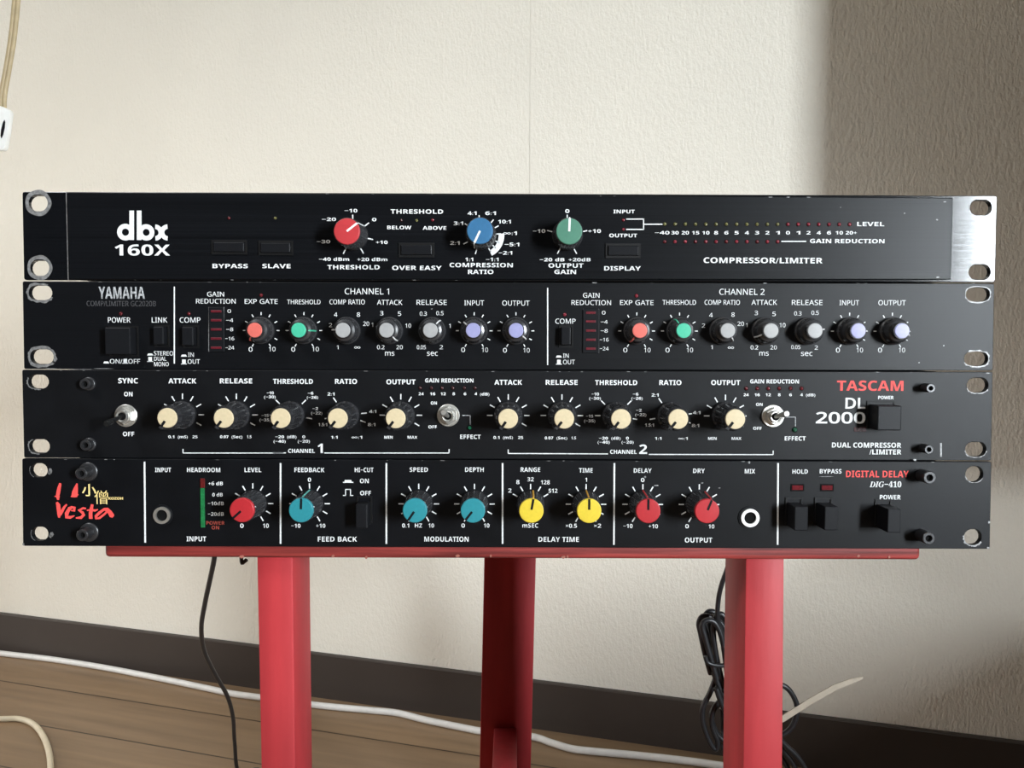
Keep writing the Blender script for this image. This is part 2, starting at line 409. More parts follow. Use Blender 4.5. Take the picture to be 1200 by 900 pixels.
    def bezel(s, name, r, t, prot, m, parent=None):
        x0, x1, z0, z1 = r; mb = MB()
        for q in ((x0 - t, x1 + t, z1 + .0001, z1 + t), (x0 - t, x1 + t, z0 - t, z0 - .0001), (x0 - t, x0 - .0001, z0, z1), (x1 + .0001, x1 + t, z0, z1)):
            mb.box(q[0], q[1], -prot, .0005, q[2], q[3])
        return mb.build(name, m, parent or s.root)
    def led(s, c, u, v, r, m, ring=True, prot=.0006, label=None):
        x, z = s.p(c, u, v); k = CR[c][2] * s.mpp; R = r * k
        o = MB().lathe(x, z, [(R, .0005), (R, 0), (R * .9, -prot * .5), (R * .5, -prot)], 14).build('led_lamp', M[m], s.root, 60, label)
        if ring: MB().arc(x, z, R, R * 1.22, 0, 360, -.0001, .0002, 16).build('led_rim', M['dark'], o)
        return o
    def knob(s, px, py, kind, capmat, ang, label, linemat=None, side=None):
        cx, cz = s.p('P', px, py); sn, cs = math.sin(math.radians(ang)), math.cos(math.radians(ang))
        if kind == 'wide':
            prof = [(.0076, 0), (.0076, -.0018), (.0071, -.0026), (.0067, -.0138), (.0063, -.0142)]
            b = MB().lathe(cx, cz, prof, 96, lambda t, y: (.018 * math.cos(24 * t) if -.0139 < y < -.0020 else 0)).build('control_knob', M['knob'], s.root, 40)
            r, y, t = .00625, -.0142, .0009
        elif kind == 'fluted':
            prof = [(.0070, 0), (.0070, -.0022), (.0063, -.0034), (.0060, -.0160), (.0051, -.0176), (.0050, -.0182)]
            mb = MB().lathe(cx, cz, prof, 180, lambda t, y: ((-.085 if math.cos(9 * t) > .7 else 0) if -.0165 < y < -.003 else 0))
            n = Vector((cs, -sn)) * .00085                            # the pointer fin down the side of the skirt
            q = lambda rr, yy, sg: (cx + sn * rr + sg * n.x, yy, cz + cs * rr + sg * n.y)
            mb.hexa([q(.0050, -.0006, -1), q(.0050, -.0006, 1), q(.0078, -.0006, 1), q(.0078, -.0006, -1)],
                    [q(.0040, -.0184, -1), q(.0040, -.0184, 1), q(.0062, -.0184, 1), q(.0062, -.0184, -1)])
            b = mb.build('control_knob', M['knob'], s.root, 24)
            r, y, t = .00472, -.0182, .0006
        elif kind == 'tapered':
            prof = [(.0069, 0), (.0069, -.0012), (.0066, -.0018), (.0060, -.0150), (.0057, -.0154)]
            b = MB().lathe(cx, cz, prof, 96, lambda t, y: (.045 * math.cos(14 * t) if -.0152 < y < -.0015 else 0)).build('control_knob', M['knob'], s.root, 40)
            r, y, t = .00585, -.0154, .0018
        else:
            prof = [(.0068, 0), (.0068, -.0020), (.0062, -.0026), (.0060, -.0062), (.0052, -.0076), (.0041, -.0080), (.0039, -.0104)]
            b = MB().lathe(cx, cz, prof, 40).build('control_knob', M['knob'], s.root, 35)
            r, y, t = .0036, -.0104, .0005
        bv = min(.0003, t * .4)
        MB().lathe(cx, cz, [(r, y), (r, y - t + bv), (r - bv, y - t), (r - bv - .00015, y - t - .00001), (.0002, y - t - .00001)], 40).build('knob_cap', M[capmat], b, 50, label)
        yt = y - t - .00001
        def dirbox(r0, r1, w, y0, y1, m):
            n = (cs * w / 2, -sn * w / 2); q = lambda rr, sg: (cx + sn * rr + sg * n[0], cz + cs * rr + sg * n[1])
            MB().poly([q(r0, -1), q(r0, 1), q(r1, 1), q(r1, -1)], y0, y1).build('pointer', m, b)
        if kind == 'wide':
            dirbox(0, r, .0010, yt - .0001, yt + .0002, M['print'])
            MB().tube([(cx + sn * .0066, -.0142, cz + cs * .0066), (cx + sn * .0073, -.002, cz + cs * .0073)], .0003, 6, False).build('pointer', M['print'], b)
        elif kind == 'fluted':
            dirbox(r * .38, r * .98, .0012, yt - .00025, yt + .0002, M['plastic'])
        elif kind == 'tapered':
            dirbox(.0006, r * .98, .0011, yt - .0001, yt + .0002, M['plastic'])
            if side: MB().tube([(cx + sn * .00605, -.0150, cz + cs * .00605), (cx + sn * .0070, -.0012, cz + cs * .0070)], .00042, 6, False).build('pointer', M[side], b)
        else:
            MB().tube([(cx + sn * .0041, -.0083, cz + cs * .0041), (cx + sn * .0051, -.0079, cz + cs * .0051), (cx + sn * .0061, -.0064, cz + cs * .0061), (cx + sn * .0065, -.0028, cz + cs * .0065)], .00036, 6, False).build('pointer', M[linemat], b)
        return cx, cz
    def toggle(s, px, py, tilt, lever, label):
        cx, cz = s.p('P', px, py); R = 13.2 * s.mpp
        b = MB().lathe(cx, cz, [(R, .0002), (R, -.0008), (R * .95, -.0010), (R * .6, -.0010)], 36).build('toggle_switch', M['chrome'], s.root, 18, label)
        MB().lathe(cx, cz, [(R * .80, -.0009), (R * .80, -.0030), (R * .72, -.0034), (R * .4, -.0034)], 6).build('nut', M['chrome'], b)
        MB().lathe(cx, cz, [(R * .54, -.003), (R * .54, -.0052), (R * .48, -.0056), (R * .46, -.0056), (R * .44, -.0048), (.0001, -.0046)], 28).build('bushing', M['chrome'], b, 40)
        MB().lathe(cx, cz, [(R * .42, -.0047), (.0002, -.0050)], 20).build('boot', M['dark'], b)
        tx, tz = tilt; q = lambda y, k: (cx + tx * k, y, cz + tz * k)
        mb = MB(); rr = [(.0009, -.0048, 0), (.0010, -.0085, .35), (.0014, -.0125, .72), (.0016, -.0155, .95), (.0012, -.0163, 1)]
        rings = []
        for r, y, k in rr: rings.append([mb.bm.verts.new((cx + tx * k + r * math.sin(2 * math.pi * i / 16), y, cz + tz * k + r * math.cos(2 * math.pi * i / 16))) for i in range(16)])
        for a, c in zip(rings, rings[1:]):
            for i in range(16): mb.bm.faces.new((a[i], a[(i + 1) % 16], c[(i + 1) % 16], c[i]))
        mb.bm.faces.new(rings[0]); mb.bm.faces.new(rings[-1])
        mb.build('lever', M[lever], b, 50)
    def screw(s, px, py, r, prot, base=None):
        cx, cz = s.p('P', px, py); prof = [(r, .0005), (r, -prot + .0003), (r * .9, -prot), (r * .55, -prot), (r * .5, -prot + .0018), (.0001, -prot + .0018)]
        if base: prof = [(base, .0004), (base, -.0009), (base * .93, -.0012), (r, -.0013)] + prof[1:]
        o = MB().lathe(cx, cz, prof, 30).build('socket_screw', M['screwblack'], s.root, 40)
        MB().lathe(cx, cz, [(r * .52, -prot + .0016), (.0001, -prot + .0017)], 6).build('hex_socket', M['dark'], o)
    def jack(s, px, py, r, label, rim='chrome'):
        cx, cz = s.p('P', px, py)
        o = MB().arc(cx, cz, r * .66, r * .98, 0, 360, -.0016, .0006, 36).build('jack_socket', M[rim], s.root, 40, label)
        MB().lathe(cx, cz, [(r * .67, -.0004), (.0001, -.0003)], 24).build('jack_hole', M['dark'], o)
        MB().arc(cx, cz, r, r * 1.22, 0, 360, -.0006, .0004, 36).build('jack_collar', M['plastic'], o)
    def chassis(s, depth, z1, w=.431):
        o = MB().box(-w / 2, w / 2, .0034, depth, 0, z1, .0008).build('chassis', M['steel_black'], s.root)
        return o
    def edge_flecks(s, x0, y0, x1, y1, n, lo=.4, hi=2.2):
        for i in range(n):
            t = random.random(); s.fleck(x0 + (x1 - x0) * t, y0 + (y1 - y0) * t + .4, random.uniform(1.5, 7), random.uniform(lo, hi) * .6)

# ------------------------------------------------------------------ the setting
def wall_box(mb, a0, a1, b0, b1, z0, z1):
    q = lambda z: [room(a0, b0, z), room(a1, b0, z), room(a1, b1, z), room(a0, b1, z)]
    return mb.hexa(q(z0), q(z1))
RD, RH = 4.4, 2.4
SEAM = at(621, 100, 0.6)
def wallpaper_strips(name, a0, a1, b0, b1, seams):
    mb = MB(); cuts = [a0] + seams + [a1]
    for p, q in zip(cuts, cuts[1:]): wall_box(mb, p + .0002, q - .0002, b0, b1, 0, RH)
    return structure(mb.build(name, M['wall']))
# the wallpaper joint seen near the middle of the picture
d_ = ray(621, 100); t_ = (PA - CAM).dot(NN) / Vector((d_.x, d_.y, 0)).dot(NN); sp_ = CAM + d_ * t_
a_seam = (CORNER - sp_).dot(E1)
wallpaper_strips('wall_back', 0, RW, -.12, 0, [a_seam, a_seam + .92, a_seam + 1.84])
SHADE_W = 1.25 - .05                                                       # width of an unseen block added to cast the back wall's shadow edge
structure(wall_box(MB(), 0, SHADE_W, -.001, .315, .35, RH).build('shade_block', M['panelling']))
structure(wall_box(MB(), 0, 1.0, -.001, 1.1, 0, .318).build('low_shade_block', M['panelling']))  # unseen low block added to keep light off the wall's lower right
mb = MB()
wall_box(mb, -.12, 0, -.12, WB0, 0, RH); wall_box(mb, -.12, 0, WB1, RD, 0, RH)
wall_box(mb, -.12, 0, WB0, WB1, 0, WZ0); wall_box(mb, -.12, 0, WB0, WB1, WZ1, RH)
structure(mb.build('wall_right', M['panelling']))
mb = MB()
wall_box(mb, RW, RW + .12, -.12, VB0, 0, RH); wall_box(mb, RW, RW + .12, VB1, RD, 0, RH)
wall_box(mb, RW, RW + .12, VB0, VB1, 0, VZ0); wall_box(mb, RW, RW + .12, VB0, VB1, VZ1, RH)
structure(mb.build('wall_left', M['panelling']))
mb = MB()
for q in ((VB0, VB0 + .04, VZ0, VZ1), (VB1 - .04, VB1, VZ0, VZ1), (VB0, VB1, VZ0, VZ0 + .04), (VB0, VB1, VZ1 - .04, VZ1)): wall_box(mb, RW - .03, RW + .01, q[0], q[1], q[2], q[3])
structure(mb.build('added_window_frame', M['frame']))  # frame of the left window added for fill light
structure(wall_box(MB(), -.12, RW + .12, -.12, RD, RH, RH + .1).build('ceiling', M['ceiling']))
mb = MB()
for q in ((WB0, WB0 + .04, WZ0, WZ1), (WB1 - .04, WB1, WZ0, WZ1), (WB0, WB1, WZ0, WZ0 + .04), (WB0, WB1, WZ1 - .04, WZ1)): wall_box(mb, -.01, .03, q[0], q[1], q[2], q[3])
structure(mb.build('window_1', M['frame']))
M['daylight'] = bpy.data.materials.new('bright_overcast_window'); M['daylight'].use_nodes = True
b_ = M['daylight'].node_tree.nodes['Principled BSDF']; b_.inputs['Emission Color'].default_value = (.93, .96, 1, 1); b_.inputs['Emission Strength'].default_value = 1.2
structure(wall_box(MB(), -.10, -.09, WB0, WB1, WZ0, WZ1).build('window_3', M['daylight']))      # glowing panes of the right window and the added left one
structure(wall_box(MB(), RW + .09, RW + .10, VB0, VB1, VZ0, VZ1).build('added_window_pane', M['daylight']))
fl = MB().box(-.12, RW + .12, -RD, .12, -.1, 0).build('floor', M['floor'])
fl.matrix_world = Matrix.Translation(CORNER) @ Matrix((-E1, -NN, Vector((0, 0, 1)))).transposed().to_4x4()
structure(fl)
mb = MB(); wall_box(mb, SHADE_W, RW, 0, .007, 0, BB - .0015)
mb.hexa([room(SHADE_W, 0, BB - .0015), room(RW, 0, BB - .0015), room(RW, .007, BB - .0015), room(SHADE_W, .007, BB - .0015)],
        [room(SHADE_W, 0, BB), room(RW, 0, BB), room(RW, .0055, BB), room(SHADE_W, .0055, BB)])
structure(mb.build('baseboard_back', M['baseboard']))

# ------------------------------------------------------------------ the red stand
SY = .0018                                                            # front edge of the shelf board
ZT = at(600, 640, SY).z                                               # its upper face
xl, xr = at(122, 650, SY).x, at(1079, 650, SY).x
zb = at(600, 655.2, SY).z; ZT = zb + .0085
stand = thing('wooden_stand', 'red painted wooden stand with a thin shelf board and narrow plank legs', 'stand', ((xl + xr) / 2, .12, 0))
S0 = stand.location.copy()
def sl(v): return Vector(v) - S0
mb = MB(); x0, x1 = xl - S0.x, xr - S0.x
n = 48; rows = []
prof = [(SY + .0022, ZT), (SY + .0004, ZT - .0012), (SY, ZT - .003), (SY + .0003, zb + .0016), (SY + .0022, zb)]
def corner(t): return 0
mb.box(x0, x1, SY - S0.y, .252 - S0.y, zb, ZT, .0022, 3)
board = mb.build('shelf_board', M['wood_edge'], stand, 40)
chips = MB()
for px_, w_ in ((283, 7), (390, 4), (429, 4), (536, 6), (660, 6), (665, 3), (1006, 4), (1042, 3), (575, 3)):
    q = at(px_, 653.5 + random.uniform(-2, 1), SY - .0001) - S0
    chips = MB(); chips.poly([(q.x - w_ * .0002, q.z), (q.x - w_ * .0001, q.z + .0006), (q.x + w_ * .0001, q.z + .0008), (q.x + w_ * .00022, q.z), (q.x, q.z - .0008)], q.y - .0001, q.y + .0003); chips.build('paint_chip', M['chip'], board)
pass
def leg(x0t, x1t, x0b, x1b, Y0, depth, name='leg'):
    """plank leg; photo x of its front edges just under the board and at the foot of the photo, run on to the floor"""
    a0, a1 = at(x0t, 655, Y0), at(x1t, 655, Y0); b0, b1 = at(x0b, 900, Y0), at(x1b, 900, Y0)
    def ext(a, b, z): t = (a.z - z) / (a.z - b.z); return a.x + (b.x - a.x) * t
    q = lambda z: [sl((ext(a0, b0, z), Y0, z)), sl((ext(a1, b1, z), Y0, z)), sl((ext(a1, b1, z), Y0 + depth, z)), sl((ext(a0, b0, z), Y0 + depth, z))]
    mb = MB().hexa(q(0), q(zb))
    bmesh.ops.recalc_face_normals(mb.bm, faces=mb.bm.faces)
    bmesh.ops.bevel(mb.bm, geom=list(mb.bm.edges), offset=.0009, segments=2, affect='EDGES', profile=.5)
    return mb.build(name, M['wood'], stand, 40)
leg(301, 343, 306, 346, .010, .036)
leg(874, 919, 871, 917, .010, .041)
leg(567.5, 628, 562, 622, .230, .019)
zs = at(592, 853, .229).z
xa, xb = at(579, 853, .229).x - S0.x, at(605.5, 853, .229).x - S0.x
MB().box(xa, xb, .012 - S0.y, .2295 - S0.y, zs - .038, zs, .001).build('stretcher', M['wood'], stand, 40)
MB().box(at(344, 655, .02).x - S0.x, at(873, 655, .02).x - S0.x, .012 - S0.y, .031 - S0.y, zs - .078, zs - .0385, .001).build('stretcher', M['wood'], stand, 40)
q = at(283, 657, .06) - S0
MB().tube([(q.x, q.y, zb + .001), (q.x, q.y, q.z), (q.x + .0015, q.y, q.z - .0006), (q.x + .003, q.y, q.z + .0006)], .0011, 8).build('screw_hook', M['screwblack'], stand, 40)

# ------------------------------------------------------------------ rack units
Z0 = [at(600, 641.2, -.0016).z, at(600, 537.8, .0001).z, at(600, 433.3, .00145).z, at(600, 330.3, .0024).z, at(600, 227.2, .0024).z]
BASE = ZT                                                             # the lowest chassis rests on the board

# ---- topmost unit
u = Unit('compressor_rack_unit', 'topmost black rack unit with separate end pieces and red, blue and green flat knobs', .0024 - .0010, Z0[3] + .0006)
EAR = .0010
holesL = [(45, 238.4, 24.5, 19), (46.8, 314.3, 25, 18)]; holesR = [(1149.5, 243.3, 25, 17.5), (1148, 318.8, 25, 17.5)]
u.plate('faceplate', [(26, 224.6), (1168.5, 229.4), (1166, 330.8), (28, 328.2)], holesL + holesR, M['anod_ear'], .0032, EAR, rad=.0012)
u.plate('front_panel', [(78, 224.9), (1117, 231.6), (1114.5, 327.6), (80.5, 327.6)], [], M['anod'], .0010, 0, .0004, .0004)
u.chassis(.215, Z0[4] - Z0[3] - .0014)
for h, rr in zip(holesL, (15.2, 14.6)):
    cx, cz = u.p('P', h[0] - .2, h[1] - .6, EAR)
    u.I('scuff').arc(cx, cz, lambda t: 9.6 * u.mpp * (1 + .16 * abs(math.sin(t))), lambda t, rr=rr: rr * u.mpp * (1 + .02 * math.sin(5 * t)), 0, 360, EAR - .00006, EAR + .00002, 40)
k = u
# maker's lettering, a geometric bold lower case
def lz(U, V): return ('P', 120 + U / 12, 235 + V / 12)
mb = MB(); s12 = u.mpp / 12
def zxy(U, V): return u.p(*lz(U, V))
def rect(U0, V0, U1, V1): mb.poly([zxy(U0, V0), zxy(U1, V0), zxy(U1, V1), zxy(U0, V1)], PT, PB_)
rect(380, 142, 445, 555); rect(485, 142, 550, 555)
mb.arc(*zxy(325, 445), 50 * s12, 116 * s12, 0, 360, PT - .00002, PB_, 40)
mb.arc(*zxy(618, 448), 48 * s12, 113 * s12, 0, 360, PT - .00002, PB_, 40)
mb.arc(*zxy(740, 450), 50 * s12, 112 * s12, 4, 176, PT, PB_, 28)
mb.arc(*zxy(922, 450), 50 * s12, 112 * s12, 184, 356, PT - .00003, PB_, 28)
mb.build('maker_lettering', M['print'], u.root)
u.text('A', 607, 302, '160X', 234, 46, off=0)
u.texts([('A', 981, 370, 'BYPASS', 150, 18), ('P', 324, 311.8, 'SLAVE', 33, 5), ('B', 343, 375, 'THRESHOLD', 222, 18), ('B', 613, 138, 'THRESHOLD', 222, 18),
         ('B', 538, 206, 'BELOW', 102, 15), ('B', 688, 208, 'ABOVE', 100, 15), ('B', 613, 378, 'OVER EASY', 210, 18), ('B', 887, 366, 'COMPRESSION', 268, 18), ('B', 885, 395, 'RATIO', 108, 18),
         ('C', 157, 368, 'OUTPUT', 148, 18), ('C', 154, 395, 'GAIN', 92, 18), ('C', 405, 138, 'INPUT', 90, 15), ('C', 401, 240, 'OUTPUT', 118, 15), ('C', 398, 380, 'DISPLAY', 155, 18),
         ('D', 451, 197, 'LEVEL', 118, 18), ('D', 348, 272, 'GAIN REDUCTION', 325, 18), ('P', 894.2, 305.2, 'COMPRESSOR/LIMITER', 138.6, 6.4)], off=0)
u.texts([('B', 332, 134, '-10', 54, 14), ('B', 238, 171, '-20', 60, 14), ('B', 431, 172, '0', 18, 14), ('B', 215, 266, '-30', 56, 14), ('B', 463, 269, '+10', 50, 14),
         ('B', 260, 341, '-40 dBm', 128, 14), ('B', 423, 342, '+20 dBm', 128, 14), ('B', 848, 145, '4:1', 38, 15), ('B', 927, 145, '6:1', 45, 15), ('B', 790, 188, '3:1', 40, 15),
         ('B', 986, 181, '10:1', 54, 15), ('B', 1010, 230, '∞:1', 58, 15), ('B', 775, 272, '2:1', 40, 15), ('B', 1018, 278, '-5:1', 62, 15), ('B', 990, 314, '-2:1', 58, 15),
         ('B', 836, 342, '1:1', 34, 15), ('B', 934, 342, '-1:1', 54, 15), ('C', 163, 136, '0', 18, 15), ('C', 43, 221, '-10', 52, 15), ('C', 279, 221, '+10', 54, 15),
         ('C', 98, 343, '-20 dB', 105, 14), ('C', 215, 343, '+20dB', 94, 14), ('C', 567, 228, '-40', 62, 14)], off=0)
for i, t in enumerate('30 20 15 10 8 6 5 4 3 2 1 0 1 2 4 6 10 20+'.split()):
    u.text('P', 779 + 12.03 * (i + 1) + (2 if t == '20+' else 0), 272.8, t, {1: 4.8, 2: 8.6, 3: 13}[len(t)], 3.9, off=0)
for a, b in (((414, 170), (490, 170)), ((414, 214), (490, 214)), ((488, 169), (488, 215)), ((490, 192), (568, 192)), ((1075, 265), (1181, 265))): u.line('C', *a, *b, 4.5)
for i in range(19): u.led('P', 779 + 12.03 * i, 262.6 + .02 * i, 2.1, 'led_olive' if i < 12 else 'led_pink')
for i in range(12): u.led('P', 779 + 12.03 * i, 283.2, 2.1, 'led_pink' if i % 3 else 'led_red')
for c, x, y, m in (('A', 976, 166, 'led_red'), ('A', 1173, 166, 'led_olive'), ('B', 547, 175, 'led_dark'), ('B', 612, 176, 'led_olive'), ('B', 680, 174, 'led_pink'), ('C', 402, 174, 'led_pink'), ('C', 402, 214, 'led_pink')):
    u.led(c, x, y, 6.5, m)
cx, cz = u.knob(413.5, 276, 'wide', 'red_cap', 52, 'red flat knob cap')
pxm = u.mpp
u.ticks(cx, cz, (-152, -52, 0, 52, 101, 149), 17 * pxm, 24 * pxm, 1.3 * pxm)
cx, cz = u.knob(563.8, 275.5, 'wide', 'blue_cap', -155, 'blue flat knob cap')
u.ticks(cx, cz, (-163, -117, -55, -6, 39, 62, 86, 112, 131, 150), 17 * pxm, 23 * pxm, 1.2 * pxm)
u.I('print').arc(cx, cz, 20.5 * pxm, 27 * pxm, 86, 152, PT, PB_, 24)
cx, cz = u.knob(664.6, 276, 'wide', 'green_cap', 2, 'sage green flat knob cap')
u.ticks(cx, cz, (-152, -76, 0, 76, 152), 17 * pxm, 24 * pxm, 1.2 * pxm)
for c, a in (('A', (908, 268, 1040, 309)), ('P', (305, 284.5, 340, 296)), ('B', (545, 280, 676, 322)), ('C', (338, 283, 466, 325))):
    o, r = u.front_box('push_button', c, *a, .0016, M['plastic'], .0004)
    u.bezel('button_bezel', r, .0012, .0007, M['plastic_m'], o)
for h in ((90, 224.9, 600, 228, 5), (650, 229, 1110, 231.8, 5), (80, 327.5, 600, 328, 6)): u.edge_flecks(*h)
u.I('scuff').line(*u.p('P', 77.9, 225, EAR), *u.p('P', 80.2, 328, EAR), 1.1 * pxm, EAR - .0002, EAR)
for q in ((1107, 236.5, 4, 1.5), (1060, 250, 2, 2), (1098, 257.5, 3, 2), (1099, 325, 4, 2), (985, 243, 2, 1.5)): u.fleck(*q)
u.flush()

# ---- second unit
u = Unit('compressor_rack_unit', 'second black rack unit from the top with salmon, mint, grey and lavender dotted small knobs', .00145, Z0[2] + .0006)
hs = [(47.4, 343, 27, 17.5), (49.2, 418, 27, 17.5), (1145.9, 345, 28, 17), (1144, 420.4, 28, 17)]
u.plate('faceplate', [(26.3, 329.6), (1165.4, 332.2), (1163.6, 434.3), (28, 432.4)], hs, M['anod2'], .0032)
u.chassis(.200, Z0[3] - Z0[2] - .0008)
u.scuffring(*hs[0], .0001, .0018, a0=60, a1=330, jag=.6); u.scuffring(*hs[1], .0002, .0022, a0=-40, a1=330, jag=.7)
u.scuffring(*hs[2], .0001, .0010, jag=.9); u.scuffring(*hs[3], .0001, .0012, a0=-150, a1=120, jag=.9)
u.style = 'r'
u.text('A', 519, 484, 'YAMAHA', 196, 50, ink='half', off=0, st='b')
u.text('A', 517, 530, 'COMP/LIMITER GC2020B', 294, 22, ink='faint')
sm = u.texts
sm([('A', 508, 600, 'POWER', 95, 22), ('A', 495, 776, 'ON/', 53, 19), ('A', 572, 776, 'OFF', 50, 19), ('A', 680, 600, 'LINK', 66, 22), ('A', 697, 742, 'STEREO', 82, 18), ('A', 683, 765, 'DUAL', 52, 17),
    ('A', 688, 788, 'MONO', 62, 18), ('A', 810, 600, 'COMP', 88, 22), ('A', 814, 748, 'IN', 24, 18), ('A', 826, 777, 'OUT', 52, 19), ('A', 919, 490, 'GAIN', 72, 20), ('A', 920, 520, 'REDUCTION', 168, 20),
    ('A', 1113, 521, 'EXP GATE', 140, 20), ('B', 131, 523, 'THRESHOLD', 142, 19), ('B', 400, 478, 'CHANNEL 1', 188, 25), ('B', 316, 523, 'COMP RATIO', 150, 20), ('B', 497, 525, 'ATTACK', 108, 21),
    ('B', 676, 525, 'RELEASE', 128, 21), ('B', 857, 527, 'INPUT', 84, 21), ('B', 1035, 528, 'OUTPUT', 116, 21), ('C', 155, 605, 'COMP', 86, 21), ('C', 157, 752, 'IN', 24, 18), ('C', 170, 779, 'OUT', 50, 19),
    ('C', 265, 495, 'GAIN', 70, 20), ('C', 265, 526, 'REDUCTION', 168, 20), ('C', 459, 526, 'EXP GATE', 142, 20), ('C', 640, 525, 'THRESHOLD', 142, 20), ('C', 823, 525, 'COMP RATIO', 150, 20),
    ('C', 1002, 525, 'ATTACK', 108, 21), ('D', 172, 542, 'RELEASE', 134, 22), ('D', 357, 543, 'INPUT', 86, 22), ('D', 545, 543, 'OUTPUT', 120, 22), ('C', 907, 480, 'CHANNEL 2', 192, 25)], off=0)
nums = []
for c, x, vs in (('A', 979, (562, 601, 640, 679, 718)), ('C', 320, (569, 608, 646, 684, 722))):
    for t, v in zip(('0', '-4', '-8', '-16', '-24'), vs): nums.append((c, x - (2 if t == '0' else 0), v, t, {1: 15, 2: 30, 3: 38}[len(t)], 15))
nums += [('A', 1068, 725, '0', 16, 19), ('A', 1160, 724, '10', 28, 19), ('B', 86, 725, '0', 16, 19), ('B', 181, 724, '10', 28, 19), ('B', 245, 622, '2', 14, 17), ('B', 267, 577, '4', 14, 18), ('B', 364, 577, '8', 14, 18),
         ('B', 397, 616, '20', 26, 18), ('B', 275, 716, '1', 8, 17), ('B', 359, 716, '∞', 26, 17), ('B', 463, 571, '3', 14, 18), ('B', 539, 573, '5', 14, 18), ('B', 423, 620, '1', 7, 17), ('B', 576, 624, '10', 24, 17),
         ('B', 459, 716, '0.2', 32, 17), ('B', 539, 716, '20', 27, 17), ('B', 497, 741, 'ms', 40, 22), ('B', 640, 573, '0.3', 30, 17), ('B', 711, 571, '0.5', 31, 17), ('B', 753, 625, '1', 7, 17),
         ('B', 632, 716, '0.05', 38, 17), ('B', 717, 716, '2', 14, 17), ('B', 679, 741, 'sec', 46, 22), ('B', 810, 727, '0', 16, 19), ('B', 903, 727, '10', 27, 19), ('B', 988, 729, '0', 16, 19), ('B', 1080, 729, '10', 27, 19),
         ('C', 410, 728, '0', 17, 19), ('C', 504, 728, '10', 27, 19), ('C', 590, 728, '0', 17, 19), ('C', 685, 728, '10', 27, 19), ('C', 743, 624, '2', 14, 17), ('C', 775, 579, '4', 15, 18), ('C', 869, 577, '8', 14, 18),
         ('C', 902, 616, '20', 27, 18), ('C', 778, 716, '1', 8, 17), ('C', 860, 717, '∞', 26, 17), ('C', 968, 570, '3', 14, 18), ('C', 1044, 574, '5', 14, 18), ('C', 927, 622, '1', 7, 17), ('C', 1080, 622, '10', 25, 18),
         ('C', 960, 717, '0.2', 32, 17), ('C', 1042, 717, '20', 27, 17), ('C', 1001, 741, 'ms', 40, 22), ('D', 131, 590, '0.3', 32, 18), ('D', 207, 587, '0.5', 32, 18), ('D', 122, 738, '0.05', 40, 17), ('D', 212, 740, '2', 14, 18),
         ('D', 170, 765, 'sec', 50, 23), ('D', 307, 751, '0', 17, 20), ('D', 403, 751, '10', 28, 20), ('D', 492, 751, '0', 17, 20), ('D', 588, 751, '10', 28, 20)]
u.texts(nums, off=0)
u.line('A', 743, 458, 743, 786, 5); u.line('B', 1170, 463, 1170, 792, 5)
def low(c, x, y, w=22, h=9): u.shape(c, [(x - w / 2 - 2, y + 4), (x - w / 2 + 3, y - h / 2), (x + w / 2 - 3, y - h / 2), (x + w / 2 + 2, y + 4)])
def tall(c, x, y, w=15, h=19):
    u.shape(c, [(x - w / 2, y + h / 2), (x - w / 2, y - h / 2), (x + w / 2, y - h / 2), (x + w / 2, y + h / 2)]); u.line(c, x - w / 2 - 5, y + h / 2, x + w / 2 + 5, y + h / 2, 3)
for q in (('A', 453, 781), ('A', 640, 747), ('A', 784, 752), ('C', 127, 756)): low(*q)
for q in (('A', 534, 775), ('A', 640, 767), ('A', 784, 778), ('C', 127, 779)): tall(*q)
for x, y, c in ((515, 573, 'A'), (805, 573, 'A'), (1113, 494, 'A'), (152, 577, 'C'), (458, 497, 'C')): u.led(c, x, y, 8, 'led_pink' if c == 'C' else 'led_red')
for c, x0, x1, y0, y1, vs, b0, b1 in (('A', 889, 956, 545, 735, (563, 601, 640, 679, 718), 898, 943), ('C', 230, 298, 553, 740, (569, 606, 645, 684, 722), 243, 284)):
    o, r = u.front_box('level_meter', c, x0, y0, x1, y1, .0006, M['plastic'], .0002)
    for xx in (x0 + 1, x1 - 1): u.line(c, xx, y0, xx, y1, 2.2, 'half')
    for v in vs: u.front_box('meter_bar', c, b0, v - 5, b1, v + 5, .0009, M['bar_red'], .0001, o, 0)
yc = lambda x: 387.3 + (x - 306) * .0012
caps1 = [(306.2, 'salmon_cap', -142, 'salmon_cap'), (356.3, 'mint_cap', 92, 'mint_cap'), (406.9, 'grey_cap', -88, 'grey_line'), (456.7, 'grey_cap', 140, 'grey_line'), (506.8, 'grey_cap', 40, 'grey_line'), (555.7, 'lavender_cap', -50, 'grey_line'), (604.6, 'lavender_cap', 130, 'grey_line')]
caps2 = [(746, 'salmon_cap', -146, 'salmon_cap'), (796.1, 'mint_cap', -30, 'mint_cap'), (846.3, 'grey_cap', 142, 'grey_line'), (895.6, 'grey_cap', -118, 'grey_line'), (945.9, 'grey_cap', 82, 'grey_line'), (995.2, 'lavender_cap', 90, 'grey_line'), (1045.2, 'lavender_cap', 112, 'grey_line')]
pxm = u.mpp
for i, (x, c, a, l) in enumerate(caps1 + caps2):
    cx, cz = u.knob(x, yc(x), 'dot', c, a, c.replace('_cap', '') + ' knob cap', l)
    if i % 7 in (0, 1, 5, 6): u.ticks(cx, cz, [k for k in range(-150, 151, 30) if k not in (-120,)], 18 * pxm, 21.5 * pxm, 1.1 * pxm, 'print')
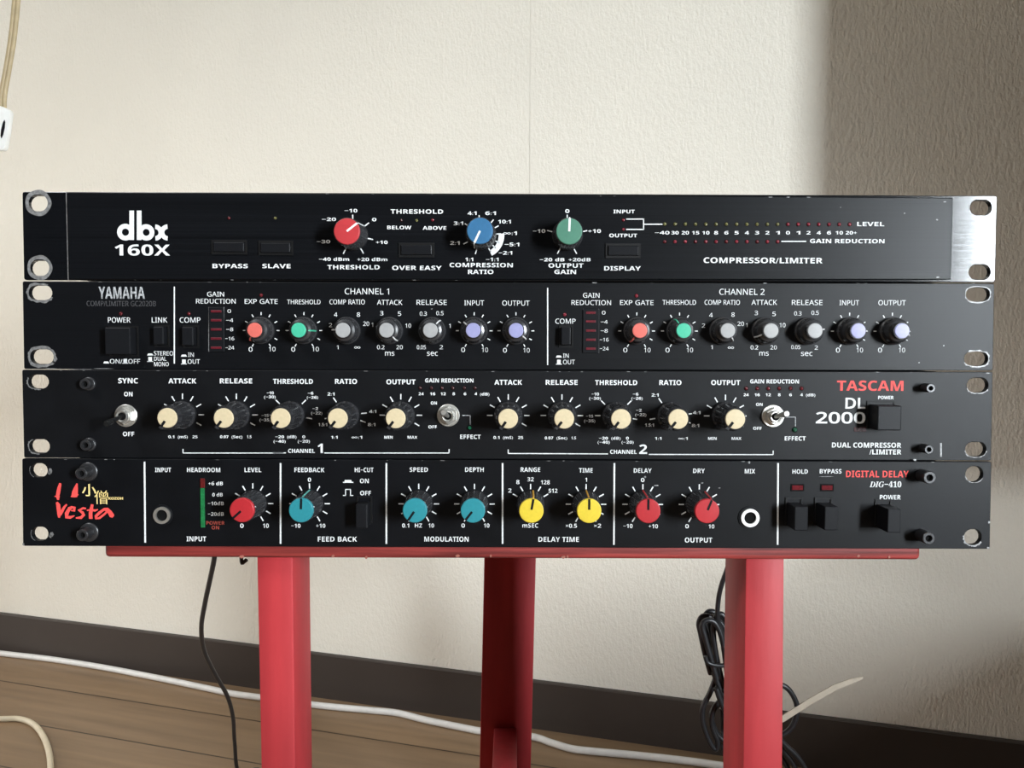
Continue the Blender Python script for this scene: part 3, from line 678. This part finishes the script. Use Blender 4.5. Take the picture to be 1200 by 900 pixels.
for c, a, pr in (('A', (446, 632, 556, 746), .0062), ('A', (652, 628, 697, 704), .0040), ('A', (774, 630, 824, 708), .0040), ('C', (138, 630, 177, 706), .0040)):
    o, r = u.front_box('push_button', c, *a, pr, M['plastic'], .0004)
    u.bezel('button_bezel', (r[0], r[1] + .0006, r[2] - .0004, r[3]), .0009, .0006, M['plastic_m'], o)
u.edge_flecks(60, 329.9, 600, 330.8, 6); u.edge_flecks(600, 330.9, 1160, 332, 6)
for q in ((697, 331.5, 7, 1.6), (120, 432, 30, 1.2), (60, 432, 18, 1.4), (1106, 405, 2, 2), (1077, 425, 2.2, 2.2), (506, 362, 3, 1.5)): u.fleck(*q)
u.flush()

# ---- third unit
u = Unit('dual_compressor_rack_unit', 'third black rack unit from the top with cream capped fluted knobs and toggle switches', .0001, Z0[1] + .0006)
hs = [(45, 447.2, 24, 16.6), (46.2, 522.9, 24, 16.6), (1145.6, 451.5, 25, 17.5), (1143.4, 526.7, 24.5, 17.5)]
u.plate('faceplate', [(25.7, 433.3), (1163.5, 435.8), (1161.6, 539.8), (28, 536.3)], hs, M['paint'], .0032)
u.chassis(.205, Z0[2] - Z0[1] - .0008)
u.scuffring(*hs[0], .0001, .0010, a0=150, a1=280, jag=.8); u.scuffring(*hs[1], .0001, .0010, a0=120, a1=270, jag=.8)
u.scuffring(*hs[2], .0001, .0009, a0=200, a1=330, jag=.9); u.scuffring(*hs[3], .0001, .0006, a0=190, a1=350, jag=.9)
u.texts([('E', 546, 95, 'SYNC', 84, 22), ('E', 547, 152, 'ON', 36, 19), ('E', 548, 322, 'OFF', 48, 19), ('E', 777, 96, 'ATTACK', 118, 21), ('E', 1006, 96, 'RELEASE', 138, 21), ('F', 85, 98, 'THRESHOLD', 170, 21), ('F', 311, 98, 'RATIO', 94, 21),
         ('F', 545, 100, 'OUTPUT', 124, 21), ('F', 751, 94, 'GAIN REDUCTION', 206, 17), ('F', 841, 334, 'EFFECT', 88, 18), ('F', 121, 394, 'CHANNEL', 114, 17), ('F', 1002, 102, 'ATTACK', 118, 21),
         ('G', 139, 102, 'RELEASE', 136, 21), ('G', 371, 103, 'THRESHOLD', 180, 21), ('G', 602, 103, 'RATIO', 94, 21), ('G', 838, 103, 'OUTPUT', 124, 21), ('G', 1046, 98, 'GAIN REDUCTION', 208, 17), ('G', 1134, 341, 'EFFECT', 90, 18),
         ('G', 402, 398, 'CHANNEL', 114, 17), ('H', 518, 172, 'POWER', 68, 15), ('H', 433, 381, 'DUAL COMPRESSOR', 306, 22), ('H', 516, 411, '/LIMITER', 140, 22)], off=0)
u.text('F', 201, 383, '1', 22, 40, off=0); u.text('G', 486, 387, '2', 34, 40, off=0)
fx = [('E', 730, 334, '0.1', 26, 12), ('E', 779, 334, '(mS)', 42, 12), ('E', 831, 334, '25', 22, 12), ('E', 956, 334, '0.07', 36, 12), ('E', 1010, 334, '(Sec)', 46, 12), ('E', 1062, 334, '1.5', 20, 12),
      ('E', 1152, 147, '-10', 30, 12), ('E', 1150, 164, '(-30)', 50, 12), ('F', 160, 148, '-6', 24, 12), ('F', 168, 166, '(-26)', 48, 12), ('F', 180, 214, '-2', 24, 12), ('F', 186, 233, '(-22)', 48, 12),
      ('E', 1130, 243, '-15', 30, 12), ('E', 1130, 262, '(-35)', 48, 12), ('F', 28, 334, '-20', 38, 12), ('F', 80, 334, '(dB)', 40, 12), ('F', 131, 334, '0', 12, 12), ('F', 28, 353, '(-40)', 52, 12), ('F', 131, 353, '(-20)', 52, 12),
      ('F', 247, 152, '2:1', 30, 13), ('F', 425, 226, '4:1', 30, 13), ('F', 420, 282, '8:1', 32, 13), ('F', 212, 282, '1.5:1', 38, 13), ('F', 261, 336, '1:1', 28, 12), ('F', 357, 336, '∞:1', 46, 12),
      ('F', 492, 336, 'MIN', 36, 12), ('F', 594, 336, 'MAX', 42, 12), ('F', 902, 152, '(dB)', 40, 12), ('F', 685, 190, 'ON', 26, 13), ('F', 680, 292, 'OFF', 36, 13),
      ('F', 952, 337, '0.1', 26, 12), ('F', 1001, 337, '(mS)', 42, 12), ('F', 1055, 337, '25', 22, 12), ('G', 85, 339, '0.07', 36, 12), ('G', 140, 339, '(Sec)', 46, 12), ('G', 190, 339, '1.5', 20, 12),
      ('G', 282, 152, '-10', 32, 12), ('G', 281, 170, '(-30)', 50, 12), ('G', 454, 152, '-6', 24, 12), ('G', 460, 170, '(-26)', 48, 12), ('G', 468, 221, '-2', 24, 12), ('G', 476, 240, '(-22)', 48, 12),
      ('G', 258, 246, '-15', 30, 12), ('G', 258, 266, '(-35)', 48, 12), ('G', 317, 340, '-20', 38, 12), ('G', 370, 340, '(dB)', 40, 12), ('G', 419, 340, '0', 12, 12), ('G', 318, 357, '(-40)', 52, 12), ('G', 420, 357, '(-20)', 52, 12),
      ('G', 537, 156, '2:1', 30, 13), ('G', 714, 231, '4:1', 32, 13), ('G', 709, 286, '8:1', 32, 13), ('G', 513, 284, '1.5:1', 38, 13), ('G', 550, 341, '1:1', 28, 12), ('G', 656, 341, '∞:1', 40, 12),
      ('G', 781, 341, 'MIN', 36, 12), ('G', 884, 341, 'MAX', 42, 12), ('G', 981, 196, 'ON', 28, 13), ('G', 973, 298, 'OFF', 36, 13), ('P', 949.9, 462.8, '(dB)', 11, 3.3)]
for t, a, b in zip(('24', '16', '12', '8', '6', '4'), (631, 680, 725, 770, 818, 864), (925, 972, 1019, 1066, 1114, 1161)):
    fx += [('F', a, 151, t, 22 if len(t) > 1 else 11, 12), ('G', b, 155, t, 22 if len(t) > 1 else 11, 12)]
u.texts(fx, off=0)
for c, pts in (('E', ((780, 386), (780, 403), (1208, 403))), ('F', ((218, 403), (750, 403), (750, 386))), ('F', ((1002, 388), (1002, 405), (1254, 406))), ('G', ((510, 409), (1040, 410), (1040, 393))),
               ('F', ((806, 243), (840, 243), (840, 282))), ('G', ((1095, 250), (1135, 250), (1135, 290)))):
    for a, b in zip(pts, pts[1:]): u.line(c, *a, *b, 4 if pts[0][0] not in (806, 1095) else 3, 'print' if pts[0][0] not in (806, 1095) else 'half')
u.line('F', 0, 402.5, 55, 402.5, 4); u.line('G', 160, 406, 336, 407, 4)
u.text('H', 449, 120, 'TASCAM', 292, 44, ink='redprint', off=0); u.emblem('maker_lettering', 'redprint', label='red maker lettering')
u.text('H', 384, 197, 'DL', 88, 48, off=.02, st='r'); u.text('H', 319, 261, '2000', 218, 50, off=.02, st='r')
for xs, c, y in (((627, 675, 720, 766, 815, 860), 'F', 126), ((925, 972, 1019, 1066, 1114, 1161), 'G', 128)):
    for x in xs: u.led(c, x, y, 8, 'led_dark' if c == 'F' else 'led_red')
u.led('F', 838, 296, 9, 'led_green', prot=.0015, label='green effect lamp'); u.led('G', 1132, 304, 10, 'led_green', prot=.0015, label='green effect lamp')
pxm = u.mpp; full = list(range(-150, 151, 30))
ks = [(214.2, 'full'), (277.3, 'full'), (341, 'thr'), (405, 'ratio'), (469.8, 'full'), (595.6, 'full'), (658.4, 'full'), (722, 'thr'), (786, 'ratio'), (849.8, 'full')]
for i, (x, kd) in enumerate(ks):
    cx, cz = u.knob(x, 486 + (x - 214) * .0022, 'fluted', 'cream_cap', -145 + (i * 3) % 5, 'cream knob cap')
    u.ticks(cx, cz, {'full': (-90, -60, -30, 0, 30, 60, 90, 120), 'thr': (-90, -45, 45, 100), 'ratio': (-100, -35, 84, 110)}[kd], 18.5 * pxm, 25 * pxm, 1.3 * pxm)
u.toggle(148, 487, (-.0022, -.0026), 'lever_black', 'nickel toggle switch with dark lever tilted down')
u.toggle(525.5, 486.6, (-.0012, .0026), 'chrome', 'nickel toggle switch tilted up')
u.toggle(905.5, 487.4, (.0016, .0024), 'chrome', 'nickel toggle switch tilted up')
for x, y in ((104.5, 449.6), (105.2, 520.6)): u.screw(x, y, .0027, .0045, .0034)
for x, y in ((1083.5, 454.2), (1081.5, 525)): u.screw(x, y, .0022, .0062)
o, r = u.front_box('push_button', 'H', 483, 208, 586, 317, .0098, M['plastic'], .0005, label='square black power button')
u.bezel('button_bezel', (r[0] - .0005, r[1] + .0003, r[2] + .0002, r[3] + .0010), .0008, .0005, M['plastic_m'], o)
u.front_box('indicator_window', 'H', 379, 302, 432, 322, .0003, M['led_dark'], .0001)
u.line('H', 760, 372, 760, 432, 7, 'scuff')
u.edge_flecks(60, 433.7, 600, 434.9, 7); u.edge_flecks(640, 435, 1160, 436, 7)
for q in ((1158, 437.2, 6, 1.5), (98, 432.8, 40, 1.0), (682, 435.6, 4, 1.3), (500, 435, 3, 1)): u.fleck(*q)
u.flush()

# ---- lowest unit
u = Unit('digital_delay_rack_unit', 'lowest black rack unit, on the red board, with red, teal and yellow capped knobs', -.0016, BASE)
hs = [(45.7, 551, 20, 16.6), (46.8, 625.4, 19.5, 16.6), (1141.8, 555.7, 20.6, 19), (1140, 629.4, 20.4, 19)]
u.plate('faceplate', [(25.8, 537.3), (1162, 541.2), (1160, 643.3), (26.8, 639.8)], hs + [(190.8, 603.4, 20, 20), (878.6, 606.6, 21, 21)], M['paint2'], .0030)
u.chassis(.190, Z0[1] - BASE - .0004)
u.scuffring(*hs[2], .0001, .0006, a0=190, a1=330, jag=.9); u.scuffring(*hs[3], .0001, .0012, a0=170, a1=330, jag=.9); u.scuffring(*hs[0], .0003, .0006, a0=150, a1=240, jag=.8); u.scuffring(*hs[1], .0003, .0006, a0=150, a1=240, jag=.8)
for x, y in ((59, 552), (60.5, 626.4)): u.fleck(x, y, 6, 9); u.fleck(x - 1.5, y + 2, 4, 6)
for x in (616,): u.line('E', x, 440, x + 3, 785, 7)
for c, x in (('F', 32), ('F', 483), ('F', 978), ('G', 362.5), ('G', 1060)): u.line(c, x + (1 if c == 'G' else 0), 446, x - (1 if c == 'G' else 0), 790 + (4 if c == 'G' else 0), 7)
u.texts([('E', 695, 475, 'INPUT', 68, 19), ('E', 868, 475, 'HEADROOM', 142, 19), ('E', 1078, 475, 'LEVEL', 72, 19), ('E', 837, 769, 'INPUT', 84, 21), ('F', 155, 475, 'FEEDBACK', 128, 19), ('F', 388, 475, 'HI-CUT', 80, 19), ('F', 389, 522, 'ON', 38, 19),
         ('F', 394, 574, 'OFF', 46, 19), ('F', 274, 770, 'FEED BACK', 168, 21), ('F', 621, 474, 'SPEED', 78, 19), ('F', 858, 474, 'DEPTH', 80, 19), ('F', 739, 770, 'MODULATION', 190, 21), ('F', 1097, 474, 'RANGE', 84, 19),
         ('G', 126, 771, 'DELAY TIME', 174, 21), ('G', 242, 477, 'TIME', 58, 19), ('G', 484, 478, 'DELAY', 76, 19), ('G', 724, 479, 'DRY', 50, 19), ('G', 722, 774, 'OUTPUT', 118, 21), ('G', 941, 481, 'MIX', 44, 19),
         ('H', 141, 497, 'HOLD', 68, 19), ('H', 275, 496, 'BYPASS', 96, 19), ('H', 537, 610, 'POWER', 92, 20)], off=-.008)
u.texts([('E', 919, 533, '+6 dB', 62, 15), ('E', 927, 581, '0 dB', 44, 15), ('E', 920, 618, '-10dB', 68, 15), ('E', 920, 663, '-20dB', 68, 15), ('E', 918, 701, 'POWER', 78, 15, 'dullred'), ('E', 918, 721, 'ON', 32, 15, 'dullred'),
         ('E', 1031, 713, '0', 15, 18), ('E', 1133, 713, '10', 25, 18), ('F', 155, 517, '0', 14, 17), ('F', 97, 713, '-10', 40, 17), ('F', 203, 713, '+10', 40, 17), ('F', 565, 712, '0.1', 30, 17), ('F', 620, 712, 'HZ', 31, 17),
         ('F', 674, 712, '10', 24, 17), ('F', 810, 712, '0', 15, 17), ('F', 910, 712, '10', 24, 17), ('F', 1009, 563, '2', 14, 17), ('F', 1043, 527, '8', 14, 17), ('F', 1097, 515, '32', 28, 17), ('F', 1160, 528, '128', 38, 17),
         ('G', 102, 564, '512', 38, 17), ('F', 1096, 712, 'mSEC', 68, 18), ('G', 243, 517, '1', 8, 17), ('G', 180, 713, '×0.5', 48, 17), ('G', 292, 713, '×2', 30, 17), ('G', 484, 518, '0', 15, 17), ('G', 421, 714, '-10', 40, 17),
         ('G', 529, 715, '+10', 40, 17), ('G', 673, 715, '0', 15, 17), ('G', 777, 716, '10', 25, 17)], off=-.012)

u.text('H', 516, 553, 'DIG-410', 140, 26, st='i', off=0)
# HI-CUT key symbols
u.shape('F', [(298, 530), (298, 526), (304, 526), (306, 518), (333, 518), (335, 526), (342, 526), (342, 530)])
for a, b in (((298, 584), (310, 584)), ((309, 585), (309, 558)), ((308, 558), (331, 558)), ((330, 558), (330, 585)), ((330, 584), (342, 584))): u.line('F', *a, *b, 3.5)
# red brush emblem; coordinates in a 12x view of the photo
CR['L'] = (55, 555, 1 / 12)
R_ = 'redprint'
u.stroke('L', [(190, 135), (175, 190), (160, 270), (150, 320), (160, 370)], [34, 52, 60, 50, 30], R_); u.stroke('L', [(108, 318), (140, 322), (180, 330)], [8, 30, 24], R_)
u.stroke('L', [(425, 138), (410, 200), (395, 265), (385, 325)], [18, 62, 92, 92], R_); u.stroke('L', [(338, 322), (365, 322), (400, 325), (440, 290)], [14, 22, 22, 26], R_)
u.stroke('L', [(140, 400), (160, 440), (170, 520), (175, 575), (172, 620)], [30, 62, 62, 58, 26], R_); u.stroke('L', [(185, 580), (215, 530), (245, 470), (280, 435)], [44, 44, 36, 26], R_)
u.stroke('L', [(300, 485), (345, 470), (390, 480), (385, 520), (340, 520)], [26, 34, 46, 44, 14], R_)
u.stroke('L', [(355, 472), (310, 505), (280, 560), (280, 610), (330, 615), (390, 592)], [30, 50, 62, 58, 46, 14], R_)
u.stroke('L', [(550, 490), (510, 485), (455, 515), (500, 545), (520, 580), (480, 620), (410, 622)], [24, 34, 48, 46, 48, 46, 22], R_)
u.stroke('L', [(640, 432), (625, 500), (615, 560), (618, 635)], [40, 52, 56, 56], R_); u.stroke('L', [(565, 515), (620, 510), (680, 518), (718, 505)], [22, 32, 36, 20], R_)
u.stroke('L', [(870, 510), (800, 505), (740, 550), (690, 600), (690, 630), (740, 625), (810, 570), (860, 520)], [30, 40, 44, 46, 30, 36, 34, 30], R_)
u.stroke('L', [(800, 495), (850, 495), (885, 540), (915, 590), (935, 605)], [28, 42, 66, 76, 40], R_)
u.text('L', 595, 235, '小', 205, 138, ink='gold', off=.012); u.text('L', 765, 338, '僧', 190, 150, ink='gold', off=-.004)
u.text('L', 968, 348, 'KOZOH', 205, 36, ink='gold', off=.0)
u.emblem('maker_emblem', 'redprint', 'gold', label='red brush lettering with pale gold characters')
u.text('H', 480, 508, 'DIGITAL DELAY', 276, 29, ink='redprint', off=-.008)
# meter
o, r = u.front_box('level_meter', 'E', 851, 511, 873, 722, .0005, M['plastic'], .0001)
u.front_box('meter_lens', 'E', 853, 512, 872, 552, .0009, M['meter_red'], .0001, o, 0, 'dark red top of the meter'); u.front_box('meter_lens', 'E', 853, 553, 872, 721, .0009, M['meter_green'], .0001, o, 0, 'green lower length of the meter')
pxm = u.mpp
ks = [(296.5, 'crimson_cap', -132, None, full), (362.9, 'teal_cap', 2, 'teal_line', full), (490.8, 'teal_cap', -146, None, full), (556, 'teal_cap', -142, None, full), (621.7, 'yellow_cap', 10, 'ochre_line', (-60, -30, 0, 30, 60)),
      (686.7, 'yellow_cap', 0, 'ochre_line', full), (753.1, 'crimson_cap', 0, 'red_line', full), (819.2, 'crimson_cap', 22, 'red_line', full)]
for x, c, a, sd, tk in ks:
    cx, cz = u.knob(x, 590 + (x - 296) * .0022, 'tapered', c, a, c.replace('_cap', '') + ' knob cap', side=sd)
    u.ticks(cx, cz, tk, 17.8 * pxm, 24 * pxm, 1.35 * pxm)
u.jack(190.8, 603.4, .0043, 'round metal input socket'); u.jack(878.4, 606.4, .0046, 'round white rimmed mix socket', 'white_plastic')
for c, a, pr in (('F', (352, 622, 402, 724), .0085), ('H', (118, 652, 175, 757), .0112), ('H', (250, 652, 309, 756), .0112), ('H', (527, 662, 582, 767), .0125)):
    o, r = u.front_box('push_button', c, *a, pr, M['plastic'], .0004)
    e = pr * (r[0] + .002) / .411
    u.bezel('button_bezel', (r[0] - e * 0 - .0001, r[1] + .0001, r[2] + .0016, r[3] + .0016), .0009, .0006, M['plastic_m'], o)
for x in (130, 260):
    o, r = u.front_box('indicator_lamp', 'H', x - 24, 558, x + 24, 579, .0004, M['led_red'], .0002)
    u.bezel('lamp_bezel', r, .0006, .0003, M['dark'], o)
for x, y in ((104.0, 552.5), (105.0, 623.4)): u.screw(x, y, .0029, .0075, .0047)
for x, y in ((1080.0, 556.8), (1079, 626.5)): u.screw(x, y, .0031, .0082)
u.edge_flecks(30, 537.8, 600, 539.6, 8); u.edge_flecks(640, 539.8, 1160, 541.2, 9)
for q in ((1159, 612, 3, 4), (1158, 641.8, 5, 3), (1072, 539, 5, 3), (756, 559, 3, 3), (769, 569, 7, 2), (823, 566, 4, 2), (843, 572, 4, 1.5), (878, 542, 3, 4), (27.5, 638, 3, 4), (967, 558.5, 22, .8), (1084, 635, 4, 1.4)): u.fleck(*q)
u.flush()

# ------------------------------------------------------------------ cords
def path(pts, Ys): return [at(x, y, Y) for (x, y), Y in zip(pts, Ys)]
pts = [(252, 640), (251, 655), (247, 675), (240, 708), (236, 735), (239, 762), (252, 790), (266, 815), (273, 840), (275, 870), (280, 905)]
P = path(pts, [.19, .195, .21, .235, .26, .29, .32, .35, .37, .39, .41])
e = P[-1]; P += [Vector((e.x + .01, e.y + .03, .03)), Vector((e.x + .03, e.y + .06, .0022)), Vector((e.x + .12, e.y + .08, .0022))]
tag(MB().tube(P, .0019, 10).build('power_cord', M['black_cord'], None, 60), 'thin black cord hanging behind the stand to the left of its left leg', 'cord')
def floor_path(pts, r): return [at_z(x, y, r) for x, y in pts]
P = floor_path([(-40, 760), (0, 765.5), (60, 772.5), (120, 782), (180, 793.5), (240, 806), (270, 812.5), (302, 817), (368, 826), (430, 832), (465, 835.5), (500, 844), (549, 854), (566, 857), (622, 863), (645, 870), (668, 877), (690, 880), (740, 884.5), (800, 891), (850, 898), (920, 909), (1000, 921)], .0042)
tag(MB().tube(P, .0042, 12, True).build('white_cable', M['white_cord'], None, 60), 'long white cable lying on the floor along the dark baseboard', 'cable')
P = floor_path([(-40, 842), (0, 842.5), (22, 842.5), (38, 848), (49, 860), (56, 876), (59, 895), (58, 930), (48, 985), (10, 1060), (-60, 1120)], .0034)
tag(MB().tube(P, .0034, 12).build('cream_cable', M['cream_cord'], None, 60), 'cream cable curving over the wood floor in the lower left corner', 'cable')

# coiled black cord behind the right leg, tied, with a long nylon tie
bundle = thing('coiled_power_cord', 'bundled black power cord hanging behind the right red leg', 'cord', at(858, 760, .215))
bl = bundle.location.copy()
def bp(pts, Y, dY=0): return [at(x, y, Y + dY * i) - bl for i, (x, y) in enumerate(pts)]
mb = MB(); YB = .215
mb.tube(bp([(856, 648), (853, 664), (846, 684), (842, 702), (841, 724), (846, 744), (850, 770)], .19, .004), .0018, 8)
loops = [[(840, 796), (832, 768), (826, 746), (823, 733), (828, 727), (838, 730), (846, 748), (851, 780), (854, 812)],
         [(848, 806), (840, 772), (836, 744), (838, 724), (846, 720), (853, 734), (857, 770)], [(836, 770), (845, 800), (852, 830), (856, 858)],
         [(833, 790), (826, 765), (821, 742), (819, 730), (824, 722), (836, 724), (848, 735), (854, 765), (856, 800), (852, 818)],
         [(842, 800), (833, 770), (828, 742), (825, 727), (830, 717), (840, 719), (851, 732), (858, 765), (861, 800), (856, 830)],
         [(846, 812), (838, 785), (834, 752), (830, 735), (837, 727), (846, 735), (853, 762), (857, 800), (860, 840)],
         [(839, 806), (848, 830), (858, 846)], [(836, 788), (846, 812), (857, 830), (866, 838)],
         [(838, 796), (832, 812), (824, 828), (823, 842), (826, 856), (833, 872), (838, 878), (841, 870), (834, 848), (838, 828), (850, 818)],
         [(843, 824), (834, 836), (838, 856), (848, 868), (858, 872)], [(846, 830), (847, 850), (846, 872), (850, 884)], [(850, 830), (851, 856), (852, 880)],
         [(905, 800), (919, 804), (928, 813), (934, 828), (931, 846), (922, 858), (905, 866)],
         [(900, 850), (919, 872), (932, 884), (942, 898), (948, 915)], [(900, 858), (918, 880), (928, 893), (935, 908), (938, 925)], [(905, 870), (919, 892), (924, 905), (926, 930)]]
for i, l in enumerate(loops): mb.tube(bp(l, YB + .005 * ((i * 7) % 6) - .01), .0021, 8)
mb.tube([p + Vector((0, -.012, 0)) for p in bp([(822, 762), (826, 770), (840, 773), (856, 770), (870, 764)], YB)], .0017, 8)
for k_ in range(3):                                                     # the far side of the coil, running behind the leg
    mb.tube(bp([(856 + 8 * k_, 770), (862 + 9 * k_, 810), (872 + 10 * k_, 846), (890 + 9 * k_, 862), (912, 858 + 8 * k_)], YB + .012 + .004 * k_), .0019, 8)
mb.build('cord_coil', M['black_cord'], bundle, 60)
mb = MB(); tp = bp([(880, 862), (918.5, 842), (949, 822.5), (979, 805.5), (996, 799), (1011, 794.5)], YB - .012); ws = [7.4, 7.2, 7, 6.6, 6, 2.8]
rows = []
for i, p in enumerate(tp):
    t = (tp[min(i + 1, 5)] - tp[max(i - 1, 0)]).normalized(); n = Vector((-t.z, 0, t.x)) * ws[i] * .00033
    rows.append([p + n, p - n, p - n + Vector((0, .0011, 0)), p + n + Vector((0, .0011, 0))])
for a, b in zip(rows, rows[1:]): mb.hexa(a, b)
mb.build('cable_tie', M['nylon'], bundle, label='milky nylon tie sticking out to the right')

# hanging cord switch in the upper left corner
YS = .62
sw = thing('hanging_cord_switch', 'white oblong pull switch on a beige twin cord, hanging at the upper left edge', 'switch', at(-2, 177, YS))
s0 = sw.location.copy()
def sp(x, y, dy=0): return at(x, y, YS + dy) - s0      # photo point on the plane dy behind the switch's middle
for dx in (0, 4.6):
    MB().tube([sp(18.5 + dx, -40), sp(17 + dx * .9, 0), sp(12.5 + dx * .9, 45), sp(6 + dx * .9, 85), sp(1.6 + dx * .9, 110), sp(1.2 + dx * .8, 128)], .0027, 8).build('twin_cord', M['tan_cord'], sw, 60)
mb = MB()
out = [(-26, 118), (-8, 123), (4, 125.5), (12, 129), (14.3, 132.5), (13.6, 139), (11, 158), (8.2, 173), (6, 176.6), (2, 176.9), (-10, 174), (-30, 169), (-34, 165), (-29, 122)]
mb.poly([(sp(*q).x, sp(*q).z) for q in out], -.004, .004)
bmesh.ops.recalc_face_normals(mb.bm, faces=mb.bm.faces)
bmesh.ops.bevel(mb.bm, geom=list(mb.bm.edges), offset=.0012, segments=2, affect='EDGES', profile=.5)
mb.build('switch_housing', M['white_plastic'], sw, 40)
MB().poly([(sp(*q, -.0045).x, sp(*q, -.0045).z) for q in ((5.2, 140.5), (6.0, 143), (5.4, 150), (3.6, 158), (1.6, 162), (.8, 159), (1.4, 152), (3.4, 144))], -.0048, -.0034).build('rocker', M['plastic'], sw, label='black rocker set in the white housing')
